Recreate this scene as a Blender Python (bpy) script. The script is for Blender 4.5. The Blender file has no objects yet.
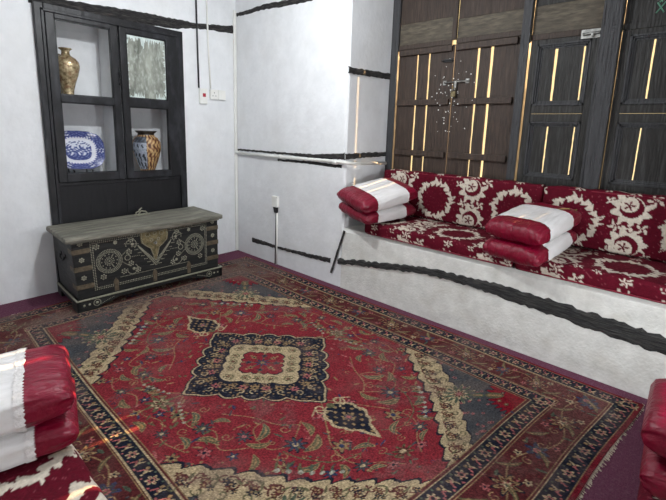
import bpy, bmesh, math, random
import numpy as np
from mathutils import Vector, Matrix
from math import sin, cos, pi, radians as R

random.seed(7); RNG = np.random.RandomState(7)
SC = bpy.context.scene
COL = SC.collection

# ------------------------------------------------------------------ camera
cam = bpy.data.cameras.new('camera'); camo = bpy.data.objects.new('camera', cam)
COL.objects.link(camo); SC.camera = camo
yaw, pitch, roll = R(41.55), R(-10.17), R(-1.83)
fw = Vector((cos(pitch)*cos(yaw), cos(pitch)*sin(yaw), sin(pitch)))
rt = fw.cross(Vector((0, 0, 1))).normalized(); dn = fw.cross(rt)
r2 = rt*cos(roll)+dn*sin(roll); d2 = -rt*sin(roll)+dn*cos(roll)
mw = Matrix((r2, -d2, -fw)).transposed().to_4x4(); mw.translation = Vector((-2.8816, -4.1174, 1.5))
camo.matrix_world = mw
cam.sensor_fit = 'HORIZONTAL'; cam.sensor_width = 36; cam.lens = 405.5/666*36
cam.shift_y = -46/666; cam.clip_start = .05; cam.clip_end = 200

# ------------------------------------------------------------------ world, sun, lights, exposure
w = bpy.data.worlds.new('world'); SC.world = w; w.use_nodes = True
bg = w.node_tree.nodes['Background']
bg.inputs[0].default_value = (1.0, .76, .38, 1); bg.inputs[1].default_value = 1.4

def lamp(name, kind, loc, power, color, direction=None, **kw):
    d = bpy.data.lights.new(name, kind); d.energy = power; d.color = color
    for k, v in kw.items(): setattr(d, k, v)
    o = bpy.data.objects.new(name, d); COL.objects.link(o); o.location = loc
    if direction is not None:
        o.rotation_euler = Vector(direction).to_track_quat('-Z', 'Y').to_euler()
    return o
EL = R(22.5)
lamp('sun', 'SUN', (6, -3, 4), 30, (1.0, .62, .28), (-.985*cos(EL), .17*cos(EL), -sin(EL)), angle=R(.53))
lamp('ceiling_bulb', 'POINT', (-1.42, -2.1, 2.73), 98, (.945, .975, 1.0), shadow_soft_size=.05)
lamp('low_window', 'AREA', (-.95, -4.78, .86), 26, (.95, .975, 1.0), (-.18, 1, -.02), shape='RECTANGLE', size=.28, size_y=.34)
lamp('left_fill', 'AREA', (-3.5, -3.2, 1.9), 5, (.93, .96, 1.0), (1, .35, -.2), shape='RECTANGLE', size=1.0, size_y=1.2)  # unseen fill lamp near the left wall, with no doorway behind it

vs = SC.view_settings
vs.view_transform = 'Standard'; vs.look = 'None'; vs.gamma = 1; vs.use_curve_mapping = False
vs.exposure = 0.0

# ------------------------------------------------------------------ helpers
def lin(c):
    return tuple((x/255/12.92 if x/255 <= .04045 else ((x/255+.055)/1.055)**2.4) for x in c)
def linA(a):
    a = np.asarray(a, float)/255
    return np.where(a <= .04045, a/12.92, ((a+.055)/1.055)**2.4)

def mat(name, c1, c2=None, rough=.8, scale=20, detail=4, bump=0, bscale=None, metallic=0, attr=None, stretch=(1, 1, 1),
        sheen=0, spec=.5, c3=None, scale3=3, amt3=.5, noise_amt=.25, lo=.35, hi=.65):
    m = bpy.data.materials.new(name); m.use_nodes = True
    nt = m.node_tree; N = nt.nodes; L = nt.links
    b = N['Principled BSDF']
    b.inputs['Roughness'].default_value = rough; b.inputs['Metallic'].default_value = metallic
    b.inputs['Specular IOR Level'].default_value = spec
    if sheen:
        b.inputs['Sheen Weight'].default_value = sheen; b.inputs['Sheen Roughness'].default_value = .4
    tc = N.new('ShaderNodeTexCoord'); mp = N.new('ShaderNodeMapping'); mp.inputs['Scale'].default_value = stretch
    L.new(tc.outputs['Object'], mp.inputs['Vector'])
    nz = N.new('ShaderNodeTexNoise'); nz.inputs['Scale'].default_value = scale; nz.inputs['Detail'].default_value = detail
    nz.inputs['Roughness'].default_value = .65
    L.new(mp.outputs[0], nz.inputs['Vector'])
    rp = N.new('ShaderNodeValToRGB'); rp.color_ramp.elements[0].position = lo; rp.color_ramp.elements[1].position = hi
    L.new(nz.outputs[0], rp.inputs[0])
    if attr:
        at = N.new('ShaderNodeAttribute'); at.attribute_name = attr
        rp.color_ramp.elements[0].color = (1-noise_amt,)*3+(1,); rp.color_ramp.elements[1].color = (1+noise_amt*.4,)*3+(1,)
        mx = N.new('ShaderNodeMix'); mx.data_type = 'RGBA'; mx.blend_type = 'MULTIPLY'; mx.inputs[0].default_value = 1
        L.new(at.outputs['Color'], mx.inputs[6]); L.new(rp.outputs[0], mx.inputs[7]); out = mx.outputs[2]
    else:
        c2 = c2 or c1
        rp.color_ramp.elements[0].color = lin(c1)+(1,); rp.color_ramp.elements[1].color = lin(c2)+(1,)
        out = rp.outputs[0]
    if c3:
        n3 = N.new('ShaderNodeTexNoise'); n3.inputs['Scale'].default_value = scale3; n3.inputs['Detail'].default_value = 6
        L.new(mp.outputs[0], n3.inputs['Vector'])
        r3 = N.new('ShaderNodeValToRGB'); r3.color_ramp.elements[0].position = .5; r3.color_ramp.elements[1].position = .72
        r3.color_ramp.elements[0].color = (0, 0, 0, 1); r3.color_ramp.elements[1].color = (amt3,)*3+(1,)
        L.new(n3.outputs[0], r3.inputs[0])
        mx = N.new('ShaderNodeMix'); mx.data_type = 'RGBA'
        L.new(r3.outputs[0], mx.inputs[0]); L.new(out, mx.inputs[6]); mx.inputs[7].default_value = lin(c3)+(1,); out = mx.outputs[2]
    L.new(out, b.inputs['Base Color'])
    if bump:
        nb = N.new('ShaderNodeTexNoise'); nb.inputs['Scale'].default_value = bscale or scale; nb.inputs['Detail'].default_value = 6
        L.new(mp.outputs[0], nb.inputs['Vector'])
        bp = N.new('ShaderNodeBump'); bp.inputs['Strength'].default_value = min(1, bump); bp.inputs['Distance'].default_value = .02 if bump <= 1 else .02*bump
        L.new(nb.outputs[0], bp.inputs['Height']); L.new(bp.outputs[0], b.inputs['Normal'])
    return m

M = {}
M['plaster'] = mat('white_plaster', (219, 221, 223), (228, 230, 232), rough=.85, scale=6, bump=.27, bscale=20, stretch=(1, 1, .8), c3=(206, 205, 200), scale3=1.8, amt3=.3)
M['plaster_bench'] = mat('bench_plaster', (205, 205, 200), (224, 224, 219), rough=.9, scale=9, bump=.3, bscale=55, c3=(178, 172, 158), scale3=5, amt3=.3)
M['niche'] = mat('niche_plaster', (214, 217, 224), (222, 226, 232), rough=.9, scale=5, bump=.1)
M['ceil'] = mat('ceiling_plaster', (205, 205, 205), (215, 215, 213), rough=.9)
M['carpet'] = mat('purple_carpet', (88, 44, 64), (112, 70, 90), rough=1, scale=160, bump=.5, bscale=260, c3=(130, 104, 112), scale3=60, amt3=.35, spec=.1)
M['timber'] = mat('old_black_timber', (22, 22, 23), (52, 50, 50), rough=.8, scale=18, stretch=(1, 1, 6), bump=1, bscale=30, c3=(110, 105, 98), scale3=9, amt3=.35)
M['timber2'] = mat('cracked_timber', (18, 18, 19), (62, 62, 62), rough=.8, scale=9, stretch=(1, 1.2, 14), bump=1.5, bscale=14, c3=(120, 116, 108), scale3=7, amt3=.3)
M['black_paint'] = mat('black_painted_wood', (18, 18, 20), (30, 30, 34), rough=.42, scale=14, stretch=(1, 1, .4), bump=.25, bscale=20, c3=(70, 72, 78), scale3=14, amt3=.3, spec=.3)
M['black_panel'] = mat('black_panel_wood', (17, 17, 20), (26, 26, 29), rough=.5, scale=8, stretch=(3, 1, .5), bump=.15, spec=.3)
M['brown_wood'] = mat('brown_shutter_wood', (42, 31, 24), (64, 49, 39), rough=.62, scale=10, stretch=(1, 8, .7), bump=.4, bscale=9, c3=(84, 68, 58), scale3=5, amt3=.35)
M['brown_grey'] = mat('weathered_brown_board', (62, 56, 47), (94, 86, 72), rough=.7, scale=8, stretch=(1, 1, 5), bump=.3, c3=(124, 116, 98), scale3=4, amt3=.6)
M['grey_wood'] = mat('grey_shutter_wood', (33, 32, 30), (50, 49, 47), spec=.3, rough=.5, scale=10, stretch=(1, 9, .7), bump=.4, bscale=9, c3=(82, 82, 82), scale3=5, amt3=.4)
M['post_wood'] = mat('dark_post_wood', (38, 38, 40), (58, 59, 62), rough=.5, scale=10, stretch=(1, 7, .6), bump=.6, bscale=10, c3=(40, 40, 42), scale3=10, amt3=.6)
M['chest'] = mat('chest_wood', (21, 22, 23), (35, 36, 35), rough=.5, scale=16, stretch=(.5, 1, 3), bump=.35, c3=(50, 48, 45), scale3=6, amt3=.4, spec=.3)
M['chest_side'] = mat('chest_end_wood', (38, 40, 41), (52, 54, 54), rough=.6, scale=12, stretch=(1, 1, 3), bump=.3)
M['lid'] = mat('dusty_lid_wood', (92, 91, 82), (138, 135, 122), rough=.75, scale=10, stretch=(.5, 3, 3), bump=.6, bscale=30, c3=(70, 66, 56), scale3=7, amt3=.6)
M['brass'] = mat('old_brass', (96, 88, 62), (136, 124, 92), rough=.5, scale=30, metallic=.55, bump=.6, bscale=60)
M['brass_strap'] = mat('brown_brass_strap', (80, 72, 58), (108, 96, 78), rough=.55, scale=30, metallic=.4, bump=.4)
M['stud'] = mat('brass_studs', (126, 124, 108), (158, 156, 138), rough=.5, scale=80, metallic=.25)
M['steel'] = mat('dull_steel', (120, 120, 118), (165, 165, 160), rough=.4, scale=30, metallic=.8)
M['black_metal'] = mat('black_metal', (22, 22, 24), (34, 34, 36), rough=.5)
M['white_pvc'] = mat('white_plastic', (222, 222, 216), (232, 232, 228), rough=.4, scale=5)
M['red_plastic'] = mat('red_plastic', (150, 14, 40), (170, 20, 50), rough=.35)
M['red_satin'] = mat('crimson_satin', (110, 2, 32), (126, 4, 42), rough=.36, scale=5, bump=.75, bscale=15, stretch=(1, 3, 1), spec=.45)
M['white_satin'] = mat('white_satin', (218, 216, 214), (232, 230, 230), rough=.45, scale=8, sheen=.2, bump=.5, bscale=10, stretch=(.6, 3, 1))
M['lace'] = mat('white_lace', (212, 208, 206), (232, 229, 227), rough=.8, scale=60, bump=.4, bscale=90)
M['damask'] = mat('cut_velvet', None, attr='Col', rough=.85, scale=60, noise_amt=.2, bump=.25, bscale=120, spec=.2)
M['rug'] = mat('hand_knotted_wool', None, attr='Col', rough=1, scale=90, noise_amt=.4, bump=.5, bscale=220, spec=.08, c3=(150, 128, 118), scale3=4.5, amt3=.14)
M['fringe'] = mat('cotton_fringe', (176, 160, 142), (208, 196, 178), rough=1, scale=120, bump=.5)
M['ceramic'] = mat('painted_ceramic', None, attr='Col', rough=.18, scale=30, noise_amt=.06)
M['ceramic_rough'] = mat('gilded_ceramic', None, attr='Col', rough=.4, scale=60, noise_amt=.3)
M['bronze'] = mat('mottled_bronze', (104, 84, 56), (206, 190, 152), rough=.25, scale=30, metallic=.4, bump=.35, bscale=50, c3=(120, 60, 34), scale3=22, amt3=.7)
M['sun_patch'] = mat('painted_sun_patch', (140, 116, 70), (168, 142, 92), rough=.8, scale=40, bump=.4)  # tan colour stands in for sunlight on the middle pillows

# dirty pane
mg = mat('distressed_glass', (96, 100, 92), (158, 162, 152), rough=.3, scale=6, detail=10, stretch=(1.6, 1, .7), c3=(196, 204, 196), scale3=26, amt3=.55, bump=.15, lo=.36, hi=.62)
M['glass_old'] = mg

def link(o, parent=None):
    COL.objects.link(o)
    if parent: o.parent = parent
    return o
def mesh(name, verts, faces, m, parent=None, smooth=False, col=None):
    me = bpy.data.meshes.new(name); me.from_pydata([tuple(v) for v in verts], [], faces)
    me.materials.append(M[m] if isinstance(m, str) else m)
    if col is not None:
        a = me.color_attributes.new('Col', 'FLOAT_COLOR', 'POINT')
        c = np.ones((len(verts), 4), np.float32); c[:, :3] = linA(col); a.data.foreach_set('color', c.ravel())
    if smooth: me.polygons.foreach_set('use_smooth', [True]*len(me.polygons))
    me.update()
    return link(bpy.data.objects.new(name, me), parent)

def ragged_board(x0, x1, ya, yb, z0, z1, amp=.0035, left=True, right=True, seed=0):
    """a board whose long edges are worn uneven, ya>yb"""
    g = random.Random(seed); n = 14; L = []; Rr = []; d1 = g.uniform(-amp, amp); d2 = g.uniform(-amp, amp); e1 = g.uniform(-amp, amp); e2 = g.uniform(-amp, amp)
    for i in range(n+1):
        t = i/n; z = z0+(z1-z0)*t
        L.append((ya+((d1+(d2-d1)*t+g.uniform(-amp, amp)*.5) if left else 0), z)); Rr.append((yb+((e1+(e2-e1)*t+g.uniform(-amp, amp)*.5) if right else 0), z))
    mb = MB(); V = []
    for i in range(n+1):
        for x in (x0, x1): V += [(x, L[i][0], L[i][1]), (x, Rr[i][0], Rr[i][1])]
    F = [(0, 1, 3, 2), (4*n, 4*n+2, 4*n+3, 4*n+1)]
    for i in range(n):
        a = 4*i; b = a+4; F += [(a, b, b+1, a+1), (a+2, a+3, b+3, b+2), (a, a+2, b+2, b), (a+1, b+1, b+3, a+3)]
    mb.add(V, F); return mb
class MB:
    """collects shapes, links them as ONE mesh object"""
    def __init__(s): s.v = []; s.f = []; s.sm = []
    def add(s, v, f, smooth=False):
        n = len(s.v); s.v += [tuple(p) for p in v]; s.f += [tuple(i+n for i in q) for q in f]; s.sm += [smooth]*len(f)
    def box(s, x0, x1, y0, y1, z0, z1, b=0, jit=0):
        x0, x1 = min(x0, x1), max(x0, x1); y0, y1 = min(y0, y1), max(y0, y1); z0, z1 = min(z0, z1), max(z0, z1)
        bm = bmesh.new(); bmesh.ops.create_cube(bm, size=1)
        for p in bm.verts:
            p.co = Vector((x0+(p.co.x+.5)*(x1-x0), y0+(p.co.y+.5)*(y1-y0), z0+(p.co.z+.5)*(z1-z0)))
        if b: bmesh.ops.bevel(bm, geom=bm.edges[:], offset=min(b, .45*min(x1-x0, y1-y0, z1-z0)), segments=2, affect='EDGES', profile=.6)
        bm.verts.index_update()
        s.add([p.co for p in bm.verts], [[q.index for q in f.verts] for f in bm.faces]); bm.free(); return s
    def prism(s, poly, axis, a0, a1):
        """poly in the two other axes, extruded along axis"""
        def P(q, a):
            if axis == 0: return (a, q[0], q[1])
            if axis == 1: return (q[0], a, q[1])
            return (q[0], q[1], a)
        n = len(poly)
        s.add([P(q, a0) for q in poly]+[P(q, a1) for q in poly],
              [tuple(range(n))[::-1], tuple(range(n, 2*n))]+[(i, (i+1) % n, n+(i+1) % n, n+i) for i in range(n)]); return s
    def tube(s, pts, r, n=10, caps=True):
        pts = [Vector(p) for p in pts]; V = []; F = []
        rr = r if isinstance(r, (list, tuple)) else [r]*len(pts)
        for i, p in enumerate(pts):
            t = (pts[min(i+1, len(pts)-1)]-pts[max(i-1, 0)]).normalized()
            a = t.cross(Vector((0, 0, 1)));
            if a.length < .1: a = t.cross(Vector((0, 1, 0)))
            a.normalize(); b = t.cross(a)
            for k in range(n): V.append(p+rr[i]*(a*cos(2*pi*k/n)+b*sin(2*pi*k/n)))
        for i in range(len(pts)-1):
            for k in range(n): F.append((i*n+k, i*n+(k+1) % n, (i+1)*n+(k+1) % n, (i+1)*n+k))
        if caps: F += [tuple(range(n))[::-1], tuple(range((len(pts)-1)*n, len(pts)*n))]
        s.add(V, F, True); return s
    def dome(s, c, r, h=None, n=6, axis=1, sign=-1):
        h = h or r*.6; V = []; F = []
        for j, (a, b) in enumerate(((1, 0), (.75, .65))):
            for k in range(n):
                t = 2*pi*k/n; q = [0, 0, 0]; o = [i for i in range(3) if i != axis]
                q[o[0]] = c[o[0]]+r*a*cos(t); q[o[1]] = c[o[1]]+r*a*sin(t); q[axis] = c[axis]+sign*h*b; V.append(q)
        top = list(c); top[axis] += sign*h; V.append(top)
        for k in range(n): F += [(k, (k+1) % n, n+(k+1) % n, n+k), (n+k, n+(k+1) % n, 2*n)]
        s.add(V, F, True); return s
    def build(s, name, m, parent=None, xf=None):
        vv = [xf(p) for p in s.v] if xf else s.v
        o = mesh(name, vv, s.f, m, parent)
        o.data.polygons.foreach_set('use_smooth', s.sm); bmn = bmesh.new(); bmn.from_mesh(o.data)
        bmesh.ops.recalc_face_normals(bmn, faces=bmn.faces[:]); bmn.to_mesh(o.data); bmn.free()
        return o
def lathe(name, prof, m, parent=None, loc=(0, 0, 0), n=40, rfun=None, colfun=None):
    V = []; F = []; C = []
    for i, (r, z) in enumerate(prof):
        for k in range(n):
            t = 2*pi*k/n; rr = r*(rfun(t, z) if rfun else 1)
            V.append((loc[0]+rr*cos(t), loc[1]+rr*sin(t), loc[2]+z))
            if colfun: C.append(colfun(t, z, r))
    for i in range(len(prof)-1):
        for k in range(n): F.append((i*n+k, i*n+(k+1) % n, (i+1)*n+(k+1) % n, (i+1)*n+k))
    F.append(tuple(range(n))[::-1])
    return mesh(name, V, F, m, parent, True, np.array(C) if colfun else None)
def tag(o, label, cat, group=None):
    o['label'] = label; o['category'] = cat
    if group: o['group'] = group
    return o
def empty(name, loc=(0, 0, 0), rz=0):
    o = bpy.data.objects.new(name, None); COL.objects.link(o); o.location = loc; o.rotation_euler = (0, 0, rz); o.empty_display_size = .1
    return o
def struct(o): o['kind'] = 'structure'; return o
def off(o, loc): return lambda p: (p[0]-loc[0], p[1]-loc[1], p[2]-loc[2])

# ------------------------------------------------------------------ room shell
XL, YF, ZC = -3.75, -4.95, 3.05      # left wall, front wall, ceiling
BT = .592                             # bench top
NX0, NX1, NZ0, NZ1, ND = -1.90, -.755, 1.0, 2.40, .32
struct(MB().box(XL-.2, 1.0, YF-.2, .6, -.12, 0).build('floor', 'carpet'))
struct(MB().box(XL-.2, 1.0, YF-.2, .6, ZC, ZC+.12).build('ceiling', 'ceil'))
m = MB()
m.box(XL-.2, NX0, 0, .5, 0, ZC); m.box(NX1, .3, 0, .5, 0, ZC)
m.box(NX0, NX1, 0, .5, 0, NZ0); m.box(NX0, NX1, 0, .5, NZ1, ZC); m.box(NX0, NX1, ND, .5, NZ0, NZ1)
m.box(NX0, NX1, .03, ND, 1.685, 1.715); m.box(-1.345, -1.27, .03, ND, NZ0, NZ1)
m.box(NX0, -1.36, ND-.012, ND, 2.325, 2.34)
struct(m.build('wall_back', 'plaster'))

def lumpy_wall(name, fn, nu, nv, matn, extra=None):
    """a grid surface fn(s,t)->xyz with gentle plaster unevenness, plus solid boxes"""
    mb = MB()
    V = [fn(i/nu, j/nv) for j in range(nv+1) for i in range(nu+1)]
    F = [(j*(nu+1)+i, j*(nu+1)+i+1, (j+1)*(nu+1)+i+1, (j+1)*(nu+1)+i) for j in range(nv) for i in range(nu)]
    mb.add(V, F, True)
    if extra: extra(mb)
    return mb
BAY0, BAY1, SX = -1.70, -4.24, .66     # window bay, shutter plane
m = MB()
# wall B between corner and pier, full height, rounded pier edge
poly = [(0, 0), (0, BAY0+.03), (.006, BAY0+.012), (.02, BAY0), (.72, BAY0), (.98, BAY0), (.98, 0)]
m.prism(poly, 2, 0, ZC)
m.prism([(.98, BAY1), (0, BAY1), (0, YF-.2), (.98, YF-.2)], 2, 0, ZC)
struct(m.build('wall_right', 'plaster'))
# the masonry sill bench filling the bay
m = MB()
m.prism([(-.004, 0), (.0, BT-.03), (.03, BT), (.98, BT), (.98, 0)], 1, BAY0+.004, BAY1-.004)
# (prism axis 1 => poly = (x,z))
struct(m.build('trim_1', 'plaster_bench'))
struct(MB().box(SX-.04, .98, BAY0, BAY1, 2.93, ZC).build('wall_right_lintel', 'plaster'))
struct(MB().box(XL-.2, XL, YF-.2, .5, 0, ZC).build('wall_left', 'plaster'))
struct(MB().box(XL-.2, 1.0, YF-.2, YF, 0, ZC).build('wall_front', 'plaster'))

# embedded old timbers: ragged strips standing a little proud of the plaster
def ragged(name, pts, plane, at, depth, matn='timber', amp=.006, step=.028, split=False):
    """pts: list of (s, zlow, zhigh) along the wall; plane 'y' => wall y=at (s=x), 'x' => wall x=at (s=y)"""
    S = []; a, b = pts[0][0], pts[-1][0]; n = max(4, int(abs(b-a)/step))
    lo = []; hi = []
    for i in range(n+1):
        s = a+(b-a)*i/n
        for (s0, l0, h0), (s1, l1, h1) in zip(pts, pts[1:]):
            if min(s0, s1)-1e-6 <= s <= max(s0, s1)+1e-6:
                t = (s-s0)/(s1-s0); l = l0+(l1-l0)*t; h = h0+(h1-h0)*t; break
        lo.append((s, l+random.uniform(-amp, amp))); hi.append((s, h+random.uniform(-amp, amp)))
    V = []; F = []; K = 5
    for i in range(n+1):
        for k in range(K+1):
            t = k/K; z = lo[i][1]+(hi[i][1]-lo[i][1])*t
            d = depth*(.55+.45*random.random()) if 0 < k < K else -.004
            V.append((lo[i][0], at-d, z) if plane == 'y' else (at-d, lo[i][0], z))
    for i in range(n):
        for k in range(K): F.append((i*(K+1)+k, (i+1)*(K+1)+k, (i+1)*(K+1)+k+1, i*(K+1)+k+1))
    mb = MB(); mb.add(V, F); return struct(mb.build(name, matn))
ragged('trim_2', [(-1.95, 2.425, 2.50), (-1.43, 2.43, 2.535), (-1.17, 2.43, 2.555), (-.70, 2.47, 2.57), (-.5, 2.515, 2.575), (-.3, 2.53, 2.60), (-.02, 2.555, 2.645)], 'y', 0, .014)
ragged('trim_3', [(-.03, 2.735, 2.775), (-.5, 2.73, 2.79), (-.8, 2.71, 2.775), (-1.12, 2.695, 2.76), (-1.66, 2.70, 2.77)], 'x', 0, .012)
ragged('trim_4', [(-.02, 1.235, 1.262), (-.9, 1.238, 1.266), (-1.3, 1.225, 1.275), (-1.69, 1.24, 1.31)], 'x', 0, .008, amp=.004)
ragged('trim_5', [(-.75, 1.165, 1.19), (-1.2, 1.165, 1.20), (-1.66, 1.16, 1.195)], 'x', 0, .006, amp=.004)
ragged('trim_6', [(-.30, .16, .225), (-.45, .165, .225), (-.8, .185, .215), (-1.2, .195, .24), (-1.56, .21, .265)], 'x', 0, .012)
ragged('trim_7', [(-1.66, .235, .285), (-1.9, .27, .33), (-2.3, .33, .39), (-2.63, .375, .437), (-3.0, .375, .45), (-3.2, .358, .46), (-3.6, .33, .445), (-4.14, .29, .41), (-4.24, .29, .405)], 'x', -.002, .02, 'timber2', amp=.009)
def side_strip(name, pts, y, depth, matn='timber'):
    n = 24; V = []; F = []
    for i in range(n+1):
        t = i/n; x = .0+.70*t
        l = pts[0]+(pts[2]-pts[0])*t+random.uniform(-.005, .005); h = pts[1]+(pts[3]-pts[1])*t+random.uniform(-.005, .005)
        for k, (zz, d) in enumerate(((l, -.003), (l+.01, depth), (h-.01, depth), (h, -.003))): V.append((x-.012, y-d, zz))
    for i in range(n):
        for k in range(3): F.append((i*4+k, (i+1)*4+k, (i+1)*4+k+1, i*4+k+1))
    mb = MB(); mb.add(V, F); return struct(mb.build(name, matn))
side_strip('trim_8', (2.01, 2.068, 2.03, 2.092), BAY0, .012)
side_strip('trim_9', (1.245, 1.30, 1.262, 1.312), BAY0, .010)
# black crack / cable run down the end of the bench
V = []; mb = MB()
for i in range(15):
    t = i/14; y = -1.728+.155*t; z = .575-.46*t
    V += [(-.010-.004*random.random(), y-.014+random.uniform(-.003, .003), z), (-.012, y+.012+random.uniform(-.003, .003), z+.004)]
mb.add(V, [(2*i, 2*i+2, 2*i+3, 2*i+1) for i in range(14)])
struct(mb.build('trim_10', 'timber'))

# ------------------------------------------------------------------ window frame (structure)
m = MB()
m.box(SX-.02, SX+.05, BAY0-.002, -1.785, BT, 2.93, .004)                       # left jamb against the pier
m.box(SX-.05, SX+.05, -2.945, -3.012, BT, 2.93, .006)
m.box(SX-.07, SX+.05, -3.505, -3.608, BT, 2.93, .008)
m.box(SX-.055, SX-.02, -3.485, -3.51, BT, 2.93, .004)
m.box(SX-.05, SX+.05, -4.14, BAY1, BT, 2.93, .006)
m.box(SX-.02, SX+.05, BAY0, BAY1, BT, 1.10)                              # sill beam hidden behind the backrests
m.box(SX-.03, SX+.05, BAY0, BAY1, 2.88, 2.95)
for k in range(46):                                                              # old notches down the broad post
    z = 1.16+.026*k
    m.box(SX-.0735, SX-.07, -3.55, -3.572, z, z+.006)
wf = struct(m.build('window_1', 'post_wood'))

# ------------------------------------------------------------------ shutters
def shutter(name, label, y0, y1, z0, z1, slits, kind):
    """y0>y1; slits = list of (y,width). kind: 'ledged' boards with battens, 'framed' stiles, rails and boarded panels"""
    r = empty(name, (SX, (y0+y1)/2, z0)); tag(r, label, 'shutter', None)
    xf = off(r, r.location)
    if kind == 'ledged':
        bm_ = 'brown_wood'; ed = [y0]+[s for s in slits]+[y1]
        prev = y0
        for (ys, wd) in list(slits)+[(y1, 0)]:
            a, b = prev, ys+wd/2
            sd_ = int(abs(a*1000))
            ragged_board(SX, SX+.011, a, b, z0, z1, seed=sd_, left=prev != y0, right=wd > 0).build('board', bm_, r, xf)
            prev = ys-wd/2
        for zb in (1.315, 1.797, 2.265):
            MB().box(SX-.028, SX, y0-.012, y1+.02, zb-.027, zb+.027, .005).build('batten', bm_, r, xf)
    else:
        bm_ = 'grey_wood'; st = .05
        zr = [(z0, z0+.07), (1.625, 1.686), (1.6885, 1.75), (z1-.035, z1)]
        for yy in ((y0, y0-st), (y1+st, y1)):
            MB().box(SX-.02, SX+.02, yy[0], yy[1], z0, z1, .004).build('stile', bm_, r, xf)
        for za, zb in zr:
            MB().box(SX-.018, SX+.02, y0-st, y1+st, za, zb, .004).build('rail', bm_, r, xf)
        for (pz0, pz1) in ((z0+.07, 1.625), (1.75, z1-.035)):
            mb = MB(); a, b = y0-st, y1+st
            for k, wv in ((0, .012), (1, .024), (2, .03)):          # stepped moulding round the panel
                o_ = .012*k; x_ = SX-.026+.012*k
                mb.box(x_, SX+.02, a-o_, a-o_-.012, pz0+o_, pz1-o_); mb.box(x_, SX+.02, b+o_, b+o_+.012, pz0+o_, pz1-o_)
                mb.box(x_, SX+.02, a-o_, b+o_, pz0+o_, pz0+o_+.012); mb.box(x_, SX+.02, a-o_, b+o_, pz1-o_, pz1-o_-.012)
            mb.build('moulding', 'post_wood', r, xf)  # paler wood paints highlight lines into the moulding edges
            prev = a-.001
            for (ys, wd) in list(slits)+[(b+.001, 0)]:
                w2 = wd*(1.15 if pz0 > 1.6 else .9)
                lo_, hi_ = prev, ys+w2/2
                if lo_-hi_ > .002:
                    ragged_board(SX+.003, SX+.013, lo_, hi_, pz0, pz1, .002, prev < a-.01, wd > 0, int(abs(lo_*999)+pz0*7)).build('panel_board', bm_, r, xf)
                prev = ys-w2/2
    return r
GS = .0155
sA = shutter('window_shutter', 'brown ledged shutter leaf nearest the white pier, carrying one side of the bolt', -1.792, -2.3745, 1.10, 2.295,
             [(-2.004, GS), (-2.127, GS*1.15)], 'ledged')
sB = shutter('window_shutter', 'brown ledged shutter leaf with the brass padlock on its bolt, left of the narrow post', -2.3775, -2.937, 1.10, 2.295,
             [(-2.594, GS), (-2.714, GS*1.35)], 'ledged')
sC = shutter('window_shutter', 'dark grey panelled shutter leaf with a steel bolt at its top corner, between two posts', -3.021, -3.484, 1.12, 2.245,
             [(-3.205, .0145), (-3.393, .011)], 'framed')
sD = shutter('window_shutter', 'dark grey panelled shutter leaf at the right end, with a single bright slit', -3.6115, -4.139, 1.12, 2.245,
             [(-3.798, .011)], 'framed')
# hardware on the brown leaves
xf = off(sB, sB.location)
b_ = MB(); b_.tube([(SX-.02, -2.30, 1.965), (SX-.02, -2.53, 1.972)], .007); b_.box(SX-.012, SX, -2.285, -2.32, 1.945, 1.985, .003); b_.box(SX-.012, SX, -2.50, -2.535, 1.952, 1.992, .003)
b_.box(SX-.03, SX-.004, -2.405, -2.425, 1.90, 1.975, .003)
bo = b_.build('bolt', 'steel', sB, xf)
pl = MB(); pl.box(SX-.045, SX-.022, -2.385, -2.43, 1.835, 1.885, .006); pl.tube([(SX-.033, -2.393, 1.88), (SX-.033, -2.396, 1.91), (SX-.033, -2.408, 1.92), (SX-.033, -2.42, 1.91), (SX-.033, -2.422, 1.88)], .004, 6)
pl.build('padlock', 'brass', bo)['label'] = 'small brass padlock'
for o in (bo.children): o.parent = bo; 
for ch in bo.children: ch.data.transform(Matrix.Translation(-sB.location))
spk = MB()
for k in range(70):                                                              # white paint spatter round the bolt
    yy = random.gauss(-2.38, .09); zz = random.gauss(1.83, .16)
    if 1.45 < zz < 2.25: spk.dome((SX-.001 if not (1.765 < zz < 1.83) else SX-.0285, yy, zz), random.uniform(.003, .008), .002, 5, 0, -1)
ds = spk.build('paint_spatter', 'white_pvc', sB, xf); ds['kind'] = 'stuff'
hs = MB(); hs.box(SX-.012, SX, -2.28, -2.36, 2.145, 2.175, .003); hs.tube([(SX-.016, -2.26, 2.16), (SX-.016, -2.37, 2.16)], .005)
hs.build('upper_bolt', 'black_metal', sA, off(sA, sA.location))
xf = off(sC, sC.location)
lb = MB(); lb.box(SX-.03, SX-.02, -3.362, -3.487, 2.215, 2.28, .003); lb.tube([(SX-.04, -3.375, 2.245), (SX-.04, -3.50, 2.25)], .010); lb.box(SX-.055, SX-.04, -3.43, -3.445, 2.225, 2.25, .002)
lb.build('bolt', 'steel', sC, xf)['label'] = 'steel slide bolt'
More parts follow.
